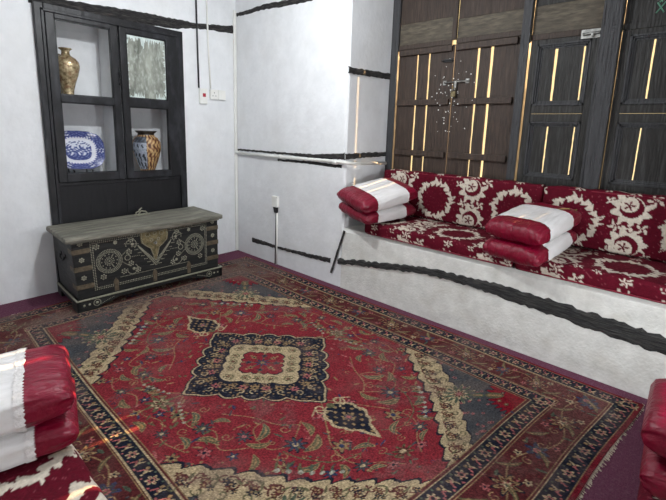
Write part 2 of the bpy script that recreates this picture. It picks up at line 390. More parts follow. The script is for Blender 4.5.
# upper leaves, closed, of broad horizontal boards
def upper(label, y0, y1, z0, z1, lowmat, highmat, split, xo=0, cleft=True):
    r = empty('upper_shutter', (SX+xo, (y0+y1)/2, z0)); tag(r, label, 'shutter'); xf = off(r, r.location)
    MB().box(SX+xo, SX+xo+.02, y0, y1, z0, split-.001, .002).build('lower_board', lowmat, r, xf)
    ny = 2; 
    for k in range(ny):
        a = y0+(y1-y0)*k/ny; b = y0+(y1-y0)*(k+1)/ny
        MB().box(SX+xo+.004, SX+xo+.022, a-(.001 if k else 0), b, split+.001, z1, .002).build('upper_board', highmat, r, xf)
    MB().box(SX+xo-.012, SX+xo, y0, y1, z0, z0+.045, .004).build('bottom_rail', highmat if lowmat != 'brown_grey' else 'brown_wood', r, xf)
    return r
upper('brown upper shutter leaf above the ledged leaf nearest the white pier', -1.787, -2.346, 2.297, 2.875, 'brown_grey', 'brown_wood', 2.535)
upper('brown upper shutter leaf above the padlocked leaf, left of the narrow post', -2.384, -2.944, 2.297, 2.875, 'brown_grey', 'brown_wood', 2.505)
upper('grey upper shutter leaf above the panelled leaf between the two posts', -3.014, -3.484, 2.247, 2.875, 'brown_grey', 'grey_wood', 2.50)
uD = upper('grey upper shutter leaf with a green chalk mark, right of the broad post', -3.610, -4.139, 2.247, 2.875, 'grey_wood', 'grey_wood', 2.56)
m = MB(); m.box(SX-.03, SX+.0, -2.345, -2.385, 2.33, 2.875, .005)
o = m.build('shutter_astragal', 'brown_wood'); tag(o, 'narrow brown meeting strip between the two brown upper shutter leaves', 'strip')

# ------------------------------------------------------------------ cupboard set in the back wall
cup = empty('wall_cupboard', (-1.30, -.02, 0)); tag(cup, 'black wooden wall cupboard with two glazed doors set into the white wall above the chest', 'cupboard')
xf = off(cup, cup.location)
f = MB()
f.box(-1.93, -1.862, -.04, .02, 0, 2.445, .006); f.box(-.745, -.672, -.04, .02, 0, 2.445, .006)
f.box(-1.862, -.745, -.04, .02, 2.385, 2.445, .006); f.box(-1.862, -.745, -.04, .02, .955, .985, .004)
f.box(-1.885, -1.862, -.052, .0, .0, 2.40, .004); f.box(-.745, -.722, -.052, .0, .0, 2.40, .004); f.box(-1.885, -.722, -.052, 0, 2.378, 2.40, .004)
f.build('frame', 'black_paint', cup, xf)
for a, b in ((-1.862, -1.303), (-1.300, -.745)):
    p_ = MB(); p_.box(a, b, -.028, -.001, .0, .955, .003); p_.build('lower_panel', 'black_panel', cup, xf)
def cdoor(x0, x1, px0, px1, tr, inner):
    """x0<x1 outer, px pane opening; tr = (bottom, midlow, midhigh, top)"""
    d = MB(); ya, yb = -.062, -.022
    zb, zm0, zm1, zt = tr; z0, z1 = .988, 2.374
    d.box(x0, px0, ya, yb, z0, z1, .005); d.box(px1, x1, ya, yb, z0, z1, .005)
    d.box(px0, px1, ya, yb, z0, zb, .005); d.box(px0, px1, ya, yb, zm0, zm1, .005); d.box(px0, px1, ya, yb, zt, z1, .005)
    o = d.build('door', 'black_paint', cup, xf)
    e = MB()
    for (za, zc) in ((zb, zm0), (zm1, zt)):                                      # small rounded glazing bead
        e.box(px0, px0+.008, ya+.012, yb-.006, za, zc); e.box(px1-.008, px1, ya+.012, yb-.006, za, zc)
        e.box(px0, px1, ya+.012, yb-.006, za, za+.008); e.box(px0, px1, ya+.012, yb-.006, zc-.008, zc)
    bead = e.build('glazing_bead', 'black_paint', o); bead.data.transform(Matrix.Translation(-cup.location))
    return o
dl = cdoor(-1.862, -1.312, -1.797, -1.372, (1.06, 1.672, 1.733, 2.335), 0)
dr = cdoor(-1.296, -.748, -1.238, -.862, (1.048, 1.668, 1.75, 2.325), 0)
gp = MB(); gp.box(-1.238, -.862, -.045, -.041, 1.75, 2.325); g = gp.build('glass_pane', 'glass_old', dr); g.data.transform(Matrix.Translation(-cup.location))
g['label'] = 'clouded peeling glass pane'
# peeling white paint along the edges of the pane
pp = MB()
def flake(pts): pp.prism(pts, 1, -.0462, -.045)
W_ = [(-1.238, 2.325), (-.862, 2.325)]
NFL = 64
def drip(base, amp): return [base+amp*(random.random()**2.2)*(.35+.65*abs(sin(i*.37+1))) for i in range(NFL+1)]
tp_, bt_, lf_, rt_ = drip(.018, .10), drip(.012, .085), drip(.006, .022), drip(.010, .035)
for i in range(NFL):
    x0_, x1_ = -1.238+.376*i/NFL, -1.238+.376*(i+1)/NFL; z0_, z1_ = 1.75+.575*i/NFL, 1.75+.575*(i+1)/NFL
    flake([(x0_, 2.325), (x1_, 2.325), (x1_, 2.325-tp_[i+1]), (x0_, 2.325-tp_[i])])
    if i < 26 or i > 44: flake([(x0_, 1.75), (x1_, 1.75), (x1_, 1.75+bt_[i+1]), (x0_, 1.75+bt_[i])])
    flake([(-1.238, z0_), (-1.238+lf_[i], z0_), (-1.238+lf_[i+1], z1_), (-1.238, z1_)])
    flake([(-.862, z0_), (-.862-rt_[i], z0_), (-.862-rt_[i+1], z1_), (-.862, z1_)])
M['peel'] = mat('peeling_paint', (178, 192, 188), (214, 224, 220), rough=.6, scale=20)
pk = pp.build('peeling_paint', 'peel', dr); pk.data.transform(Matrix.Translation(-cup.location))
h_ = MB(); h_.tube([(-1.322, -.066, 1.86), (-1.322, -.085, 1.88), (-1.322, -.085, 1.95), (-1.322, -.066, 1.97)], .006); hh = h_.build('handle', 'black_metal', dl); hh.data.transform(Matrix.Translation(-cup.location))

# ------------------------------------------------------------------ vases and platter in the cupboard
def mirror_col(a, b, t): return tuple(a[i]+(b[i]-a[i])*t for i in range(3))
vp = [(.045, 0), (.047, .012), (.042, .03), (.045, .07), (.062, .13), (.085, .20), (.098, .25), (.100, .28), (.094, .31), (.075, .335), (.050, .352), (.034, .365), (.031, .378), (.030, .395), (.042, .408), (.052, .413), (.050, .419), (.030, .416)]
v1 = lathe('vase', vp, 'bronze', loc=(0, 0, 0), n=44); v1.location = (-1.693, .095, 1.716)
tag(v1, 'tall mottled gold-brown baluster vase on the upper left cupboard shelf', 'vase')
v1b = lathe('vase', [(r*.60, z*.92) for r, z in vp], 'bronze', n=36); v1b.location = (-1.722, .255, 1.716)
tag(v1b, 'slimmer bronze vase mostly hidden behind the gold-brown baluster vase', 'vase')
# round-bodied painted vase with a lobed rim
def vcol(t, z, r):
    a = (t-R(232)) % (2*pi)
    if a > pi: a -= 2*pi
    n = .7*sin(19*t+1.5*sin(50*z))*sin(75*z)+.5*sin(11*t+40*z)*sin(31*z-7*t)
    if z < .035: return (70, 48, 30) if n > 0 else (110, 78, 44)
    if z > .375: return (46, 40, 36)
    if -.85 < a < .25 and .05 < z < .36:
        if z > .3: return (96, 106, 120) if n > .2 else (66, 70, 78)
        return (44, 52, 60) if (n > .45 or (z < .2 and n > .15)) else (158, 166, 180)
    return (200, 168, 118) if n > .15 else ((88, 46, 30) if n < -.25 else (146, 106, 70))
vp2 = []
for i in range(60):
    z = .41*i/59
    cp = [(0, .062), (.03, .068), (.08, .088), (.16, .118), (.24, .138), (.30, .136), (.34, .115), (.365, .082), (.385, .075), (.40, .092), (.41, .1)]
    for (z0, r0), (z1, r1) in zip(cp, cp[1:]):
        if z0 <= z <= z1: t = (z-z0)/(z1-z0); t = t*t*(3-2*t) if z > .3 else t; vp2.append((r0+(r1-r0)*t, z)); break
vp2 += [(.085, .412), (.06, .38)]
v2 = lathe('vase', vp2, 'ceramic_rough', n=180, rfun=lambda t, z: 1+(.10*max(0, (z-.375)/.035)*abs(cos(4*t)) if z > .375 else .012*cos(8*t)), colfun=vcol)
v2.location = (-1.015, .135, 1.0); v2.scale = (1, 1, 1.08)
tag(v2, 'squat painted vase with a lobed dark rim and floral panels, lower right of the cupboard', 'vase')
# blue and white platter
PW_, PH_ = .212, .178
n1, n2 = 46, 160; V = []; F = []; C = []
def prad(t):  # rounded, slightly lobed rectangle-oval
    c, s_ = abs(cos(t)), abs(sin(t)); return (c**2.9+s_**2.9)**(-1/2.9)*(1+.006*cos(16*t))
for i in range(n1+1):
    q = i/n1
    for k in range(n2):
        t = 2*pi*k/n2; rr = prad(t)*q; x, z = rr*PW_*cos(t), rr*PH_*sin(t)
        y = -.028*max(0, (q-.62)/.38)**.8 if q > .62 else 0
        V.append((x, y, z))
        nz = sin(60*x+5*sin(50*z))*sin(70*z+4*sin(43*x)); nb = sin(30*t)*sin(50*q+2*sin(9*t))
        if q > .97: c = (62, 70, 124)
        elif q > .70: c = (56, 66, 124) if nb > -.25 else ((200, 206, 222) if abs(cos(3*t)) > .93 else (104, 114, 164))
        elif q > .60: c = (226, 228, 236) if (k//2) % 2 or q < .66 else (90, 100, 170)
        elif q > .52: c = (222, 225, 235)
        else:
            sky = z > .035
            c = (215, 220, 234) if (sky and nz < .25) or nz < -.5 else ((70, 82, 138) if nz > .1 else (124, 134, 178))
            if z < -.045: c = (64, 74, 132) if nz > -.4 else (108, 120, 168)
        C.append(c)
for i in range(n1):
    for k in range(n2): F.append((i*n2+k, i*n2+(k+1) % n2, (i+1)*n2+(k+1) % n2, (i+1)*n2+k))
base_n = len(V)
for i in (n1, 24, 0):                                                            # back of the platter
    for k in range(n2): x, y, z = V[i*n2+k]; V.append((x, y+.008, z)); C.append((225, 226, 232))
for a in range(2):
    for k in range(n2): F.append((base_n+a*n2+k, base_n+(a+1)*n2+k, base_n+(a+1)*n2+(k+1) % n2, base_n+a*n2+(k+1) % n2))
for k in range(n2): F.append((n1*n2+k, n1*n2+(k+1) % n2, base_n+(k+1) % n2, base_n+k))
pt = mesh('platter', V, F, 'ceramic', None, True, np.array(C))
pt.location = (-1.625, .175, 1.01+.24); pt.rotation_euler = (R(-12), R(2), R(0))
tag(pt, 'oval blue and white landscape platter propped upright on a black stand', 'platter')
ps = MB()
for sx in (-.075, .075):
    x = -1.625+sx
    ps.tube([(x, .085, 1.045), (x, .095, 1.015), (x, .12, 1.008), (x, .24, 1.008), (x, .255, 1.10), (x, .262, 1.2)], .006, 8)
    ps.tube([(x, .087, 1.05), (x, .080, 1.072), (x-.01, .083, 1.08)], .007, 8)
ps.tube([(-1.70, .20, 1.008), (-1.55, .20, 1.008)], .006, 8)
o = ps.build('plate_stand', 'black_metal'); tag(o, 'small black wire stand holding the blue and white platter', 'stand')
cs = empty('rod_stand', (-1.415, .20, 1.0)); tag(cs, 'slim white rod on a small black base beside the platter', 'rod')
lathe('base', [(.032, 0), (.032, .012), (.014, .02), (.012, .035), (.001, .036)], 'black_metal', cs, n=20)
lathe('rod', [(.008, .03), (.008, .31), (.002, .32)], 'white_pvc', cs, n=14)  # plain slim white rod above the black base

# ------------------------------------------------------------------ the chest
CH = empty('carved_chest', (-1.302, -.345, .0115)); tag(CH, 'dark studded wooden chest with brass lock plate and dusty grey lid below the wall cupboard', 'chest')
CH.rotation_euler = (0, 0, R(-1.4))
def cx(p):   # chest coords: x -.65...65, y -.3...3 , z ; old chest stands a bit taller at its right end
    x, y, z = p; return (x-(.022*min(1, (z-.1)/.4)*max(0, -x)/.65 if z > .1 else 0), y, z*(1.03+.035*(x+.65)/1.3) if z > .1 else z)
HB = .625
b = MB(); b.box(-HB, HB, -.268, .262, .09, .555, .004); b.build('body', 'chest', CH, cx)
for s in (-1, 1): MB().box(s*HB, s*(HB+.004), -.262, .258, .10, .55).build('end_panel', 'chest_side', CH, cx)
l = MB(); l.box(-.672, .665, -.310, .270, .556, .598, .013); l.box(-.635, .635, -.285, .262, .543, .557, .004)
l.build('lid', 'lid', CH, cx)
# plinth with bracket feet and shaped cutout
def cut(u): 
    a = abs(u)
    if a > .50: return 0
    if a > .455: return .03*(.50-a)/.045
    if a > .415: return .03+.0*(a)
    if a > .33: return .03+.03*(.415-a)/.085
    return .06
P_ = [(-.648+1.296*i/80, cut(-.648+1.296*i/80)) for i in range(81)]
p = MB()
for i in range(80):
    (x0, z0), (x1, z1) = P_[i], P_[i+1]
    p.add([(x0, -.302, z0), (x1, -.302, z1), (x1, -.302, .092), (x0, -.302, .092), (x0, -.27, z0), (x1, -.27, z1), (x1, -.27, .092), (x0, -.27, .092)],
          [(0, 1, 2, 3), (7, 6, 5, 4), (0, 4, 5, 1), (3, 2, 6, 7)])
for s in (-1, 1):
    for (ya, yb, z0) in ((-.302, -.16, 0), (.16, .30, 0), (-.16, .16, .05)): p.box(s*.62, s*.648, ya, min(yb, .27), z0, .092)
p.box(-.62, .62, .24, .27, 0, .092)
p.build('plinth', 'chest', CH, cx)
mo = MB(); mo.box(-.654, .654, -.308, -.29, .088, .099, .003); mo.box(-.654, -.64, -.308, .27, .088, .099, .003); mo.box(.64, .654, -.308, .27, .088, .099, .003)
mo.build('plinth_moulding', 'stud', CH, cx)
FY = -.2685
# brass straps at the corners
for s in (-1, 1):
    for z in (.19, .335, .475):
        k = MB(); xa = s*HB; xb = s*(HB-.105)
        k.box(xa, xb, FY-.003, FY+.002, z-.019, z+.019, .001)
        k.dome((xb, FY, z), .021, .0035, 14); k.box(xa+s*.005, xa-s*.001, FY-.003, FY+.10, z-.019, z+.019)
        k.build('corner_strap', 'brass_strap', CH, cx)
for x, h0 in ((-.34, .10), (-.015, .10), (.31, .10)):
    k = MB(); k.prism([(x-.016, h0), (x+.016, h0), (x+.016, h0+.06), (x+.022, h0+.068), (x+.014, h0+.09), (x, h0+.11), (x-.014, h0+.09), (x-.022, h0+.068), (x-.016, h0+.06)], 1, FY-.004, FY+.002)
    k.build('upright_strap', 'brass_strap', CH, cx)
# lock plate
LX = -.005
k = MB()
lp = [(-.115, .568), (.115, .568), (.118, .50), (.10, .445), (.06, .405), (.03, .37), (.018, .31), (.0, .288), (-.018, .31), (-.03, .37), (-.06, .405), (-.10, .445), (-.118, .50)]
lp = [(-.115, .562), (.115, .562), (.120, .50), (.112, .455), (.075, .42), (.040, .395), (.024, .345), (.012, .30), (.0, .285), (-.012, .30), (-.024, .345), (-.040, .395), (-.075, .42), (-.112, .455), (-.120, .50)]
k.prism([(LX+a, c) for a, c in lp][::-1], 1, FY-.010, FY+.002); k.build('lock_plate', 'brass', CH, cx)
k = MB()
for i in range(len(lp)):
    a, c = lp[i], lp[(i+1) % len(lp)]; n = max(1, int(math.hypot(a[0]-c[0], a[1]-c[1])/.012))
    for j in range(n):
        t = j/n; k.dome((LX+(a[0]+(c[0]-a[0])*t)*.93, FY-.010, .43+(a[1]+(c[1]-a[1])*t-.43)*.95), .0045, .003, 6)
for (a, c, r) in ((-.06, .52, .018), (0, .525, .014), (.06, .52, .018), (-.03, .47, .012), (.03, .47, .012)):
    for j in range(10): k.dome((LX+a+r*cos(j*pi/5), FY-.010, c+r*sin(j*pi/5)), .004, .003, 6)
k.build('lock_plate_chasing', 'stud', CH, cx)
k = MB(); k.box(LX-.007, LX+.007, FY-.03, FY-.01, .43, .455, .002); k.box(LX-.016, LX+.016, FY-.02, FY-.012, .438, .447, .001)
k.build('hasp', 'steel', CH, cx)
# stud work
sd = MB()
def st(x, z, r=.0048): sd.dome((x, FY, z), r, .0028, 6)
def sline(x0, z0, x1, z1, sp=.0135, r=.0048):
    n = max(1, int(math.hypot(x1-x0, z1-z0)/sp))
    for j in range(n+1): st(x0+(x1-x0)*j/n, z0+(z1-z0)*j/n, r)
def scirc(x, z, r, sp=.0135, a0=0, a1=2*pi, rr=.0048):
    n = max(3, int(r*abs(a1-a0)/sp))
    for j in range(n+1): st(x+r*cos(a0+(a1-a0)*j/n), z+r*sin(a0+(a1-a0)*j/n), rr)
def star(x, z, r=.021):
    for j in range(6):
        a = j*pi/3+.3; st(x+r*cos(a), z+r*sin(a), .0075)
    st(x, z, .006)
BX, BZ0, BZ1 = .50, .142, .535
for o_ in (0, .014):
    sline(-BX+o_, BZ0+o_, -BX+o_, BZ1-o_); sline(BX-o_, BZ0+o_, BX-o_, BZ1-o_)
    sline(-BX+o_, BZ1-o_, -.13, BZ1-o_); sline(.13, BZ1-o_, BX-o_, BZ1-o_)
    sline(-BX+o_, BZ0+o_, BX-o_, BZ0+o_)
sline(-.30, .203, .30, .203, .011, .004); 
for s in (-1, 1):
    X = s*.375; Z = .355
    scirc(X, Z, .096, .012); scirc(X, Z, .084, .012); scirc(X, Z, .073, .012)
    for j in range(12):
        a = j*pi/6; sline(X+.034*cos(a), Z+.034*sin(a), X+.058*cos(a), Z+.058*sin(a), .012, .0055)
    scirc(X, Z, .02, .011); st(X, Z, .008)
    for sz in (1, -1):
        CX, CZ = X-s*.185, Z+sz*.105
        scirc(CX+s*.01, CZ, .042, .010, (0 if s > 0 else pi)-sz*s*0.2, (0 if s > 0 else pi)+sz*s*4.0, .0045)
        st(CX, CZ, .013); star(CX, CZ, .006)
        sline(X-s*.10, Z+sz*.03, CX+s*.03, CZ-sz*.03, .010, .004)
    scirc(X-s*.14, Z, .022, .010); sline(X-s*.165, Z, X-s*.235, Z, .012, .004)
    # stepped V around the lock plate
    for o_ in (0, .014, .028, .042):
        sline(s*(.145-o_*.2), .44-o_*.5, s*.005, .255-o_*1.0+.03, .012, .0048)
    for j in range(7):
        t = j/6; bx, bz = s*(.175-.15*t), .44-.19*t
        for q in (0, .011, .022): st(bx+s*q, bz-.0*q, .0045)
    sline(s*.145, .455, s*.25, .475, .010, .004)
    for (x, z) in ((.21, .30), (.155, .235), (.27, .245), (.22, .40), (.20, .50), (.46, .49), (.43, .235), (.32, .50)): star(s*x, z, .018 if x != .32 else .010)
    for z in (.26, .405, .535): star(s*(HB-.055), z, .014)
    # on the plinth
    for x in (.60, .56): sd.dome((s*x, -.302, .05), .010, .003, 8)
    for j in range(18): sd.dome((s*.505+.026*cos(j*pi/9), -.302, .052+.026*sin(j*pi/9)), .0042, .003, 6)
    sd.dome((s*.505, -.302, .052), .012, .003, 8)
    for j in range(9): sd.dome((s*(.475-.012*j), -.302, .036+.004*j), .004, .003, 6)
sd.build('brass_studding', 'stud', CH, cx)
for s in (-1,):
    k = MB(); k.tube([(s*(HB+.01), -.06, .40), (s*(HB+.018), -.05, .375), (s*(HB+.02), 0, .362), (s*(HB+.018), .05, .375), (s*(HB+.01), .06, .40)], .007); k.box(s*(HB+.002), s*(HB+.009), -.075, -.045, .39, .42, .002); k.box(s*(HB+.002), s*(HB+.009), .045, .075, .39, .42, .002)
    k.build('end_handle', 'black_metal', CH, cx)
k = MB(); cxh, cyh = .075, .205
for j in range(9):
    a = pi*j/8; k.dome((cxh+.055*cos(a), cyh, .598+.0), .012, .012, 8, 2, 1)
k.tube([(cxh-.05, cyh, .60), (cxh-.045, cyh, .625), (cxh-.02, cyh, .63), (cxh-.015, cyh, .645), (cxh+.01, cyh, .66)], .006)
k.tube([(cxh+.055, cyh-.02, .602), (cxh+.04, cyh-.01, .625), (cxh, cyh, .632), (cxh-.03, cyh-.02, .61)], .007)
k.tube([(cxh-.06, cyh-.03, .600), (cxh, cyh-.045, .606), (cxh+.07, cyh-.03, .600)], .008)
o = k.build('lid_ornament', 'stud', CH, cx)

# ------------------------------------------------------------------ raster painting for rug and velvet
class Img:
    def __init__(s, u0, u1, v0, v1, d, base):
        s.u = np.arange(u0, u1+d*.5, d); s.v = np.arange(v0, v1+d*.5, d); s.d = d
        s.U, s.V = np.meshgrid(s.u, s.v, indexing='ij'); s.a = np.zeros(s.U.shape+(3,)); s.a[:] = base
    def win(s, u, v, r):
        i0 = max(0, int((u-r-s.u[0])/s.d)); i1 = min(len(s.u), int((u+r-s.u[0])/s.d)+2)
        j0 = max(0, int((v-r-s.v[0])/s.d)); j1 = min(len(s.v), int((v+r-s.v[0])/s.d)+2)
        if i0 >= i1 or j0 >= j1: return None
        return slice(i0, i1), slice(j0, j1)
    def put(s, w, mask, c): s.a[w][mask] = c
    def disc(s, u, v, r, c):
        w = s.win(u, v, r)
        if w: s.put(w, np.hypot(s.U[w]-u, s.V[w]-v) < r, c)
    def flower(s, u, v, r, n, c, cc, ph=0, mid=None):
        w = s.win(u, v, r*1.2)
        if not w: return
        du, dv = s.U[w]-u, s.V[w]-v; q = np.hypot(du, dv); t = np.arctan2(dv, du)
        pr = r*(.72+.28*np.cos(n*(t-ph)))
        s.put(w, q < pr, c)
        if mid is not None: s.put(w, q < pr*.68, mid)
        s.put(w, q < r*.30, cc)
    def leaf(s, u, v, L, W, ang, c, c2=None, curve=0):
        w = s.win(u, v, L)
        if not w: return
        du, dv = s.U[w]-u, s.V[w]-v; a = du*cos(ang)+dv*sin(ang); b = -du*sin(ang)+dv*cos(ang)-curve*(a*a)/L
        t = np.clip(a/(L/2), -1, 1); k = (np.abs(a) < L/2) & (np.abs(b) < W/2*(1-t*t)**.7)
        s.put(w, k, c)
        if c2 is not None: s.put(w, (np.abs(a) < L*.36) & (np.abs(b) < W*.16), c2)
    def line(s, pts, wd, c):
        for (u0, v0), (u1, v1) in zip(pts, pts[1:]):
            L = math.hypot(u1-u0, v1-v0) or 1e-6
            w = s.win((u0+u1)/2, (v0+v1)/2, L/2+wd)
            if not w: continue
            du, dv = s.U[w]-u0, s.V[w]-v0; t = np.clip((du*(u1-u0)+dv*(v1-v0))/L**2, 0, 1)
            s.put(w, np.hypot(du-t*(u1-u0), dv-t*(v1-v0)) < wd/2, c)
    def curl(s, u, v, r, a0, turns, wd, c, sg=1):
        P = []
        for i in range(22):
            t = i/21; rr = r*(1-.75*t); a = a0+sg*turns*2*pi*t; P.append((u+rr*cos(a), v+rr*sin(a)))
        s.line(P, wd, c)

# ---------------- rug (u = room -y direction from rug centre, v = x direction)
RC = (-1.365, -2.205); HU, HV = 1.855, 1.27
red = (124, 42, 50); brick = (84, 38, 40); navy = (28, 31, 44); cream = (172, 154, 122); slate = (68, 70, 74)
olive = (92, 90, 66); pink = (158, 92, 92); sage = (74, 86, 72); tan = (140, 116, 84); dblue = (50, 58, 86)
im = Img(-HU, HU, -HV, HV, .0046, brick)
U, V_ = im.U, im.V; aU, aV = np.abs(U), np.abs(V_)
E_ = np.minimum(HU-aU, HV-aV)
long_ = (HU-aU) < (HV-aV)
def band(a, b, c): im.a[(E_ >= a) & (E_ < b)] = c
band(0, .022, (112, 28, 40)); band(.022, .028, tan); band(.028, .115, navy); band(.115, .121, cream); band(.121, .128, brick); band(.128, .132, tan)
band(.318, .323, tan); band(.323, .330, brick); band(.330, .336, cream); band(.336, .418, navy); band(.418, .424, cream); band(.424, .436, brick); band(.436, .441, tan)
field = E_ >= .441
im.a[field] = red
# side frames: for each side, map (s, e) -> (u, v)
def side(k):
    if k == 0: return HU-.0, HV, lambda s, e: (s, HV-e)
    if k == 1: return HU, HV, lambda s, e: (s, -HV+e)
    if k == 2: return HV, HU, lambda s, e: (HU-e, s)
    return HV, HU, lambda s, e: (-HU+e, s)
rr_ = random.Random(3)
for k in range(4):
    L, _, f2 = side(k)
    def P(s, e): return f2(s, e)
    for (e0, sp, lim) in ((.072, .068, L-.03), (.377, .066, L-.34)):
        n = int(2*lim/sp); i = 0
        for i in range(n+1):
            s = -lim+2*lim*i/n
            if i % 3 == 0:
                u, v = P(s, e0); im.flower(u, v, .030, 6, cream, navy, mid=pink)
            else:
                sg = 1 if i % 3 == 1 else -1
                im.line([P(s-.018, e0-.024), P(s-.010, e0-.002), P(s+.004, e0-.010*sg)], .008, pink)
                im.line([P(s+.014, e0-.022), P(s+.008, e0+.002), P(s+.016, e0+.022)], .007, cream)
                u, v = P(s-.008, e0+.016); im.disc(u, v, .009, tan)
                u, v = P(s+.004, e0+.001); im.disc(u, v, .006, cream)
            u, v = P(s+sp/2, e0+.030); im.disc(u, v, .006, sage)
            u, v = P(s+sp/2, e0-.030); im.disc(u, v, .006, pink)
    # main border vine and palmettes
    lim = L-.20; sp = .30; n = round(2*lim/sp); 
    pts = [P(-lim+2*lim*j/240, .222+.052*sin(pi*n*j/240)) for j in range(241)]
    im.line(pts, .007, tan)
    for j in range(n+1):
        s = -lim+2*lim*j/n; 
        u, v = P(s, .222)
        if j % 2 == 0:
            im.flower(u, v, .074, 8, navy, pink, .2); im.flower(u, v, .060, 8, tan, pink, .2, mid=brick); im.flower(u, v, .026, 5, cream, dblue)
        else:
            im.flower(u, v, .056, 6, dblue, cream, 0, mid=slate); im.disc(u, v, .016, pink)
    for j in range(2*n):
        s = -lim+2*lim*(j+.5)/(2*n); sg = 1 if j % 2 else -1
        u, v = P(s, .222+.055*sg); im.flower(u, v, .022, 5, cream if j % 4 < 2 else pink, navy)
        ang = math.atan2(*(np.subtract(P(s+.01, .2+.01*sg), P(s, .2))[::-1]))
        u, v = P(s+.05, .222-.045*sg); im.leaf(u, v, .12, .022, ang, olive, tan, .5)
        u, v = P(s-.04, .222-.065*sg); im.leaf(u, v, .05, .016, ang+1, sage)
        u, v = P(s-.02, .222+.0*sg); im.curl(u, v, .026, ang, 1, .005, tan, sg)
        for q in range(3):
            u, v = P(s+rr_.uniform(-.06, .06), .222+rr_.uniform(-.08, .08)); im.disc(u, v, .006, rr_.choice([pink, tan, slate]))
# field ornaments (mirrored in four quarters)
FU, FV = HU-.441, HV-.441
def quad(fn):
    for su in (1, -1):
        for sv in (1, -1): fn(su, sv)
def vine(pts, col, wd=.006):
    P = [Vector((a, b)) for a, b in pts]; out = []
    for i in range(len(P)-1):
        p0 = P[max(i-1, 0)]; p1 = P[i]; p2 = P[i+1]; p3 = P[min(i+2, len(P)-1)]
        for j in range(8):
            t = j/8; out.append(.5*((2*p1)+(-p0+p2)*t+(2*p0-5*p1+4*p2-p3)*t*t+(-p0+3*p1-3*p2+p3)*t**3))
    out.append(P[-1]); return [(a.x, a.y) for a in out]
def orn(su, sv):
    def l(pts, wd=.0055, c=tan):
        im.line([(su*a, sv*b) for a, b in vine(pts, c)], wd, c)
    l([(.02, .52), (.12, .60), (.28, .62), (.40, .55), (.52, .60), (.60, .50)])
    l([(.55, .02), (.72, .14), (.85, .22), (1.0, .22), (1.12, .12), (1.22, .06)])
    l([(.60, .20), (.70, .34), (.66, .44), (.52, .42), (.48, .34)])
    l([(.30, .45), (.42, .36), (.55, .30), (.62, .22)])
    l([(.9, .04), (.97, .14), (.93, .26), (.82, .36), (.72, .40)], .007, olive)
    l([(.05, .74), (.16, .70), (.30, .76), (.44, .72)])
    def fl(u, v, r, n=8, c=slate, cc=cream, mid=None): r = r*1.22; im.flower(su*u, sv*v, r*1.22, n, navy, cc, .3); im.flower(su*u, sv*v, r, n, c, cc, .3, mid)
    for (u, v, r, n, c, cc, md) in ((.34, .58, .034, 8, slate, cream, None), (.50, .66, .026, 6, pink, navy, None), (.16, .62, .028, 6, tan, navy, None),
            (.72, .33, .040, 8, slate, cream, dblue), (.86, .18, .036, 6, tan, dblue, None), (1.06, .20, .034, 8, slate, cream, None),
            (.64, .09, .030, 6, pink, navy, None), (.98, .33, .028, 6, dblue, cream, None), (.52, .47, .030, 8, slate, pink, None), (.80, .46, .026, 6, tan, brick, None),
            (1.18, .10, .026, 6, pink, navy, None), (.60, .58, .020, 5, dblue, cream, None), (.09, .68, .022, 5, dblue, cream, None), (.44, .78, .026, 6, tan, navy, None), (.25, .74, .026, 8, slate, cream, None)):
        fl(u, v, r, n, c, cc, md)
    for (u, v, L, w, a, c) in ((.24, .56, .10, .026, .5, sage), (.43, .60, .11, .028, -.6, olive), (.56, .38, .12, .030, .9, sage), (.67, .20, .10, .026, .3, olive), (.78, .26, .12, .032, 1.2, olive),
            (.93, .10, .11, .028, -.9, sage), (1.02, .27, .10, .026, .4, olive), (1.12, .16, .09, .024, -1.1, sage), (.62, .46, .10, .026, 2.2, olive), (.38, .68, .09, .024, .2, sage), (.12, .78, .10, .026, .0, olive),
            (.34, .48, .08, .022, -.9, sage), (.70, .53, .09, .024, .8, olive), (.88, .38, .09, .026, 1.9, sage)):
        im.leaf(su*u, sv*v, L*1.15, w*1.45, su*sv*a, tan, None, .8*su*sv); im.leaf(su*u, sv*v, L, w*1.1, su*sv*a, c, tan, .8*su*sv)
    for i in range(7):                                   # feathered sprays with pale buds
        t = i/6; u, v = .74+.22*t, .44-.20*t
        im.leaf(su*(u+.03), sv*(v+.035), .055, .014, su*sv*.8, sage if i % 2 else olive); im.disc(su*(u+.055), sv*(v+.05), .013, (150, 150, 136))
        u, v = .10+.28*t, .66-.04*t
        im.leaf(su*u, sv*(v-.04), .05, .013, su*sv*1.4, olive)
    for (u, v, r, a) in ((.30, .66, .03, 0), (.47, .53, .03, 1), (.60, .30, .032, 2), (.80, .08, .03, 3), (.90, .25, .035, 1), (1.05, .07, .03, 2.5), (.20, .50, .028, 1.4), (.40, .72, .028, 4), (.75, .42, .03, 5), (.98, .18, .025, 3), (.54, .74, .028, 0)):
        im.curl(su*u, sv*v, r, a, 1.1, .0045, tan, su*sv)
    # palmette on the cross axis
    im.leaf(su*.0, sv*.63, .09, .05, pi/2, tan, olive)
quad(orn)
for s in (1, -1):
    im.line([(0, s*.5), (0, s*.80)], .007, tan); im.flower(0, s*.64, .078, 8, olive, brick, 0); im.flower(0, s*.64, .046, 6, cream, olive, .3, mid=brick); im.flower(0, s*.76, .03, 6, tan, navy)
    for i in range(6):
        for q in (1, -1): im.leaf(q*(.05+.035*i), s*(.60+.012*i), .05, .016, q*s*.9, olive if i % 2 else tan); im.disc(q*(.06+.035*i), s*(.565+.012*i), .010, (150, 146, 128))
    im.flower(s*1.14, 0, .060, 8, olive, cream, 0, mid=brick)
rs = random.Random(11)
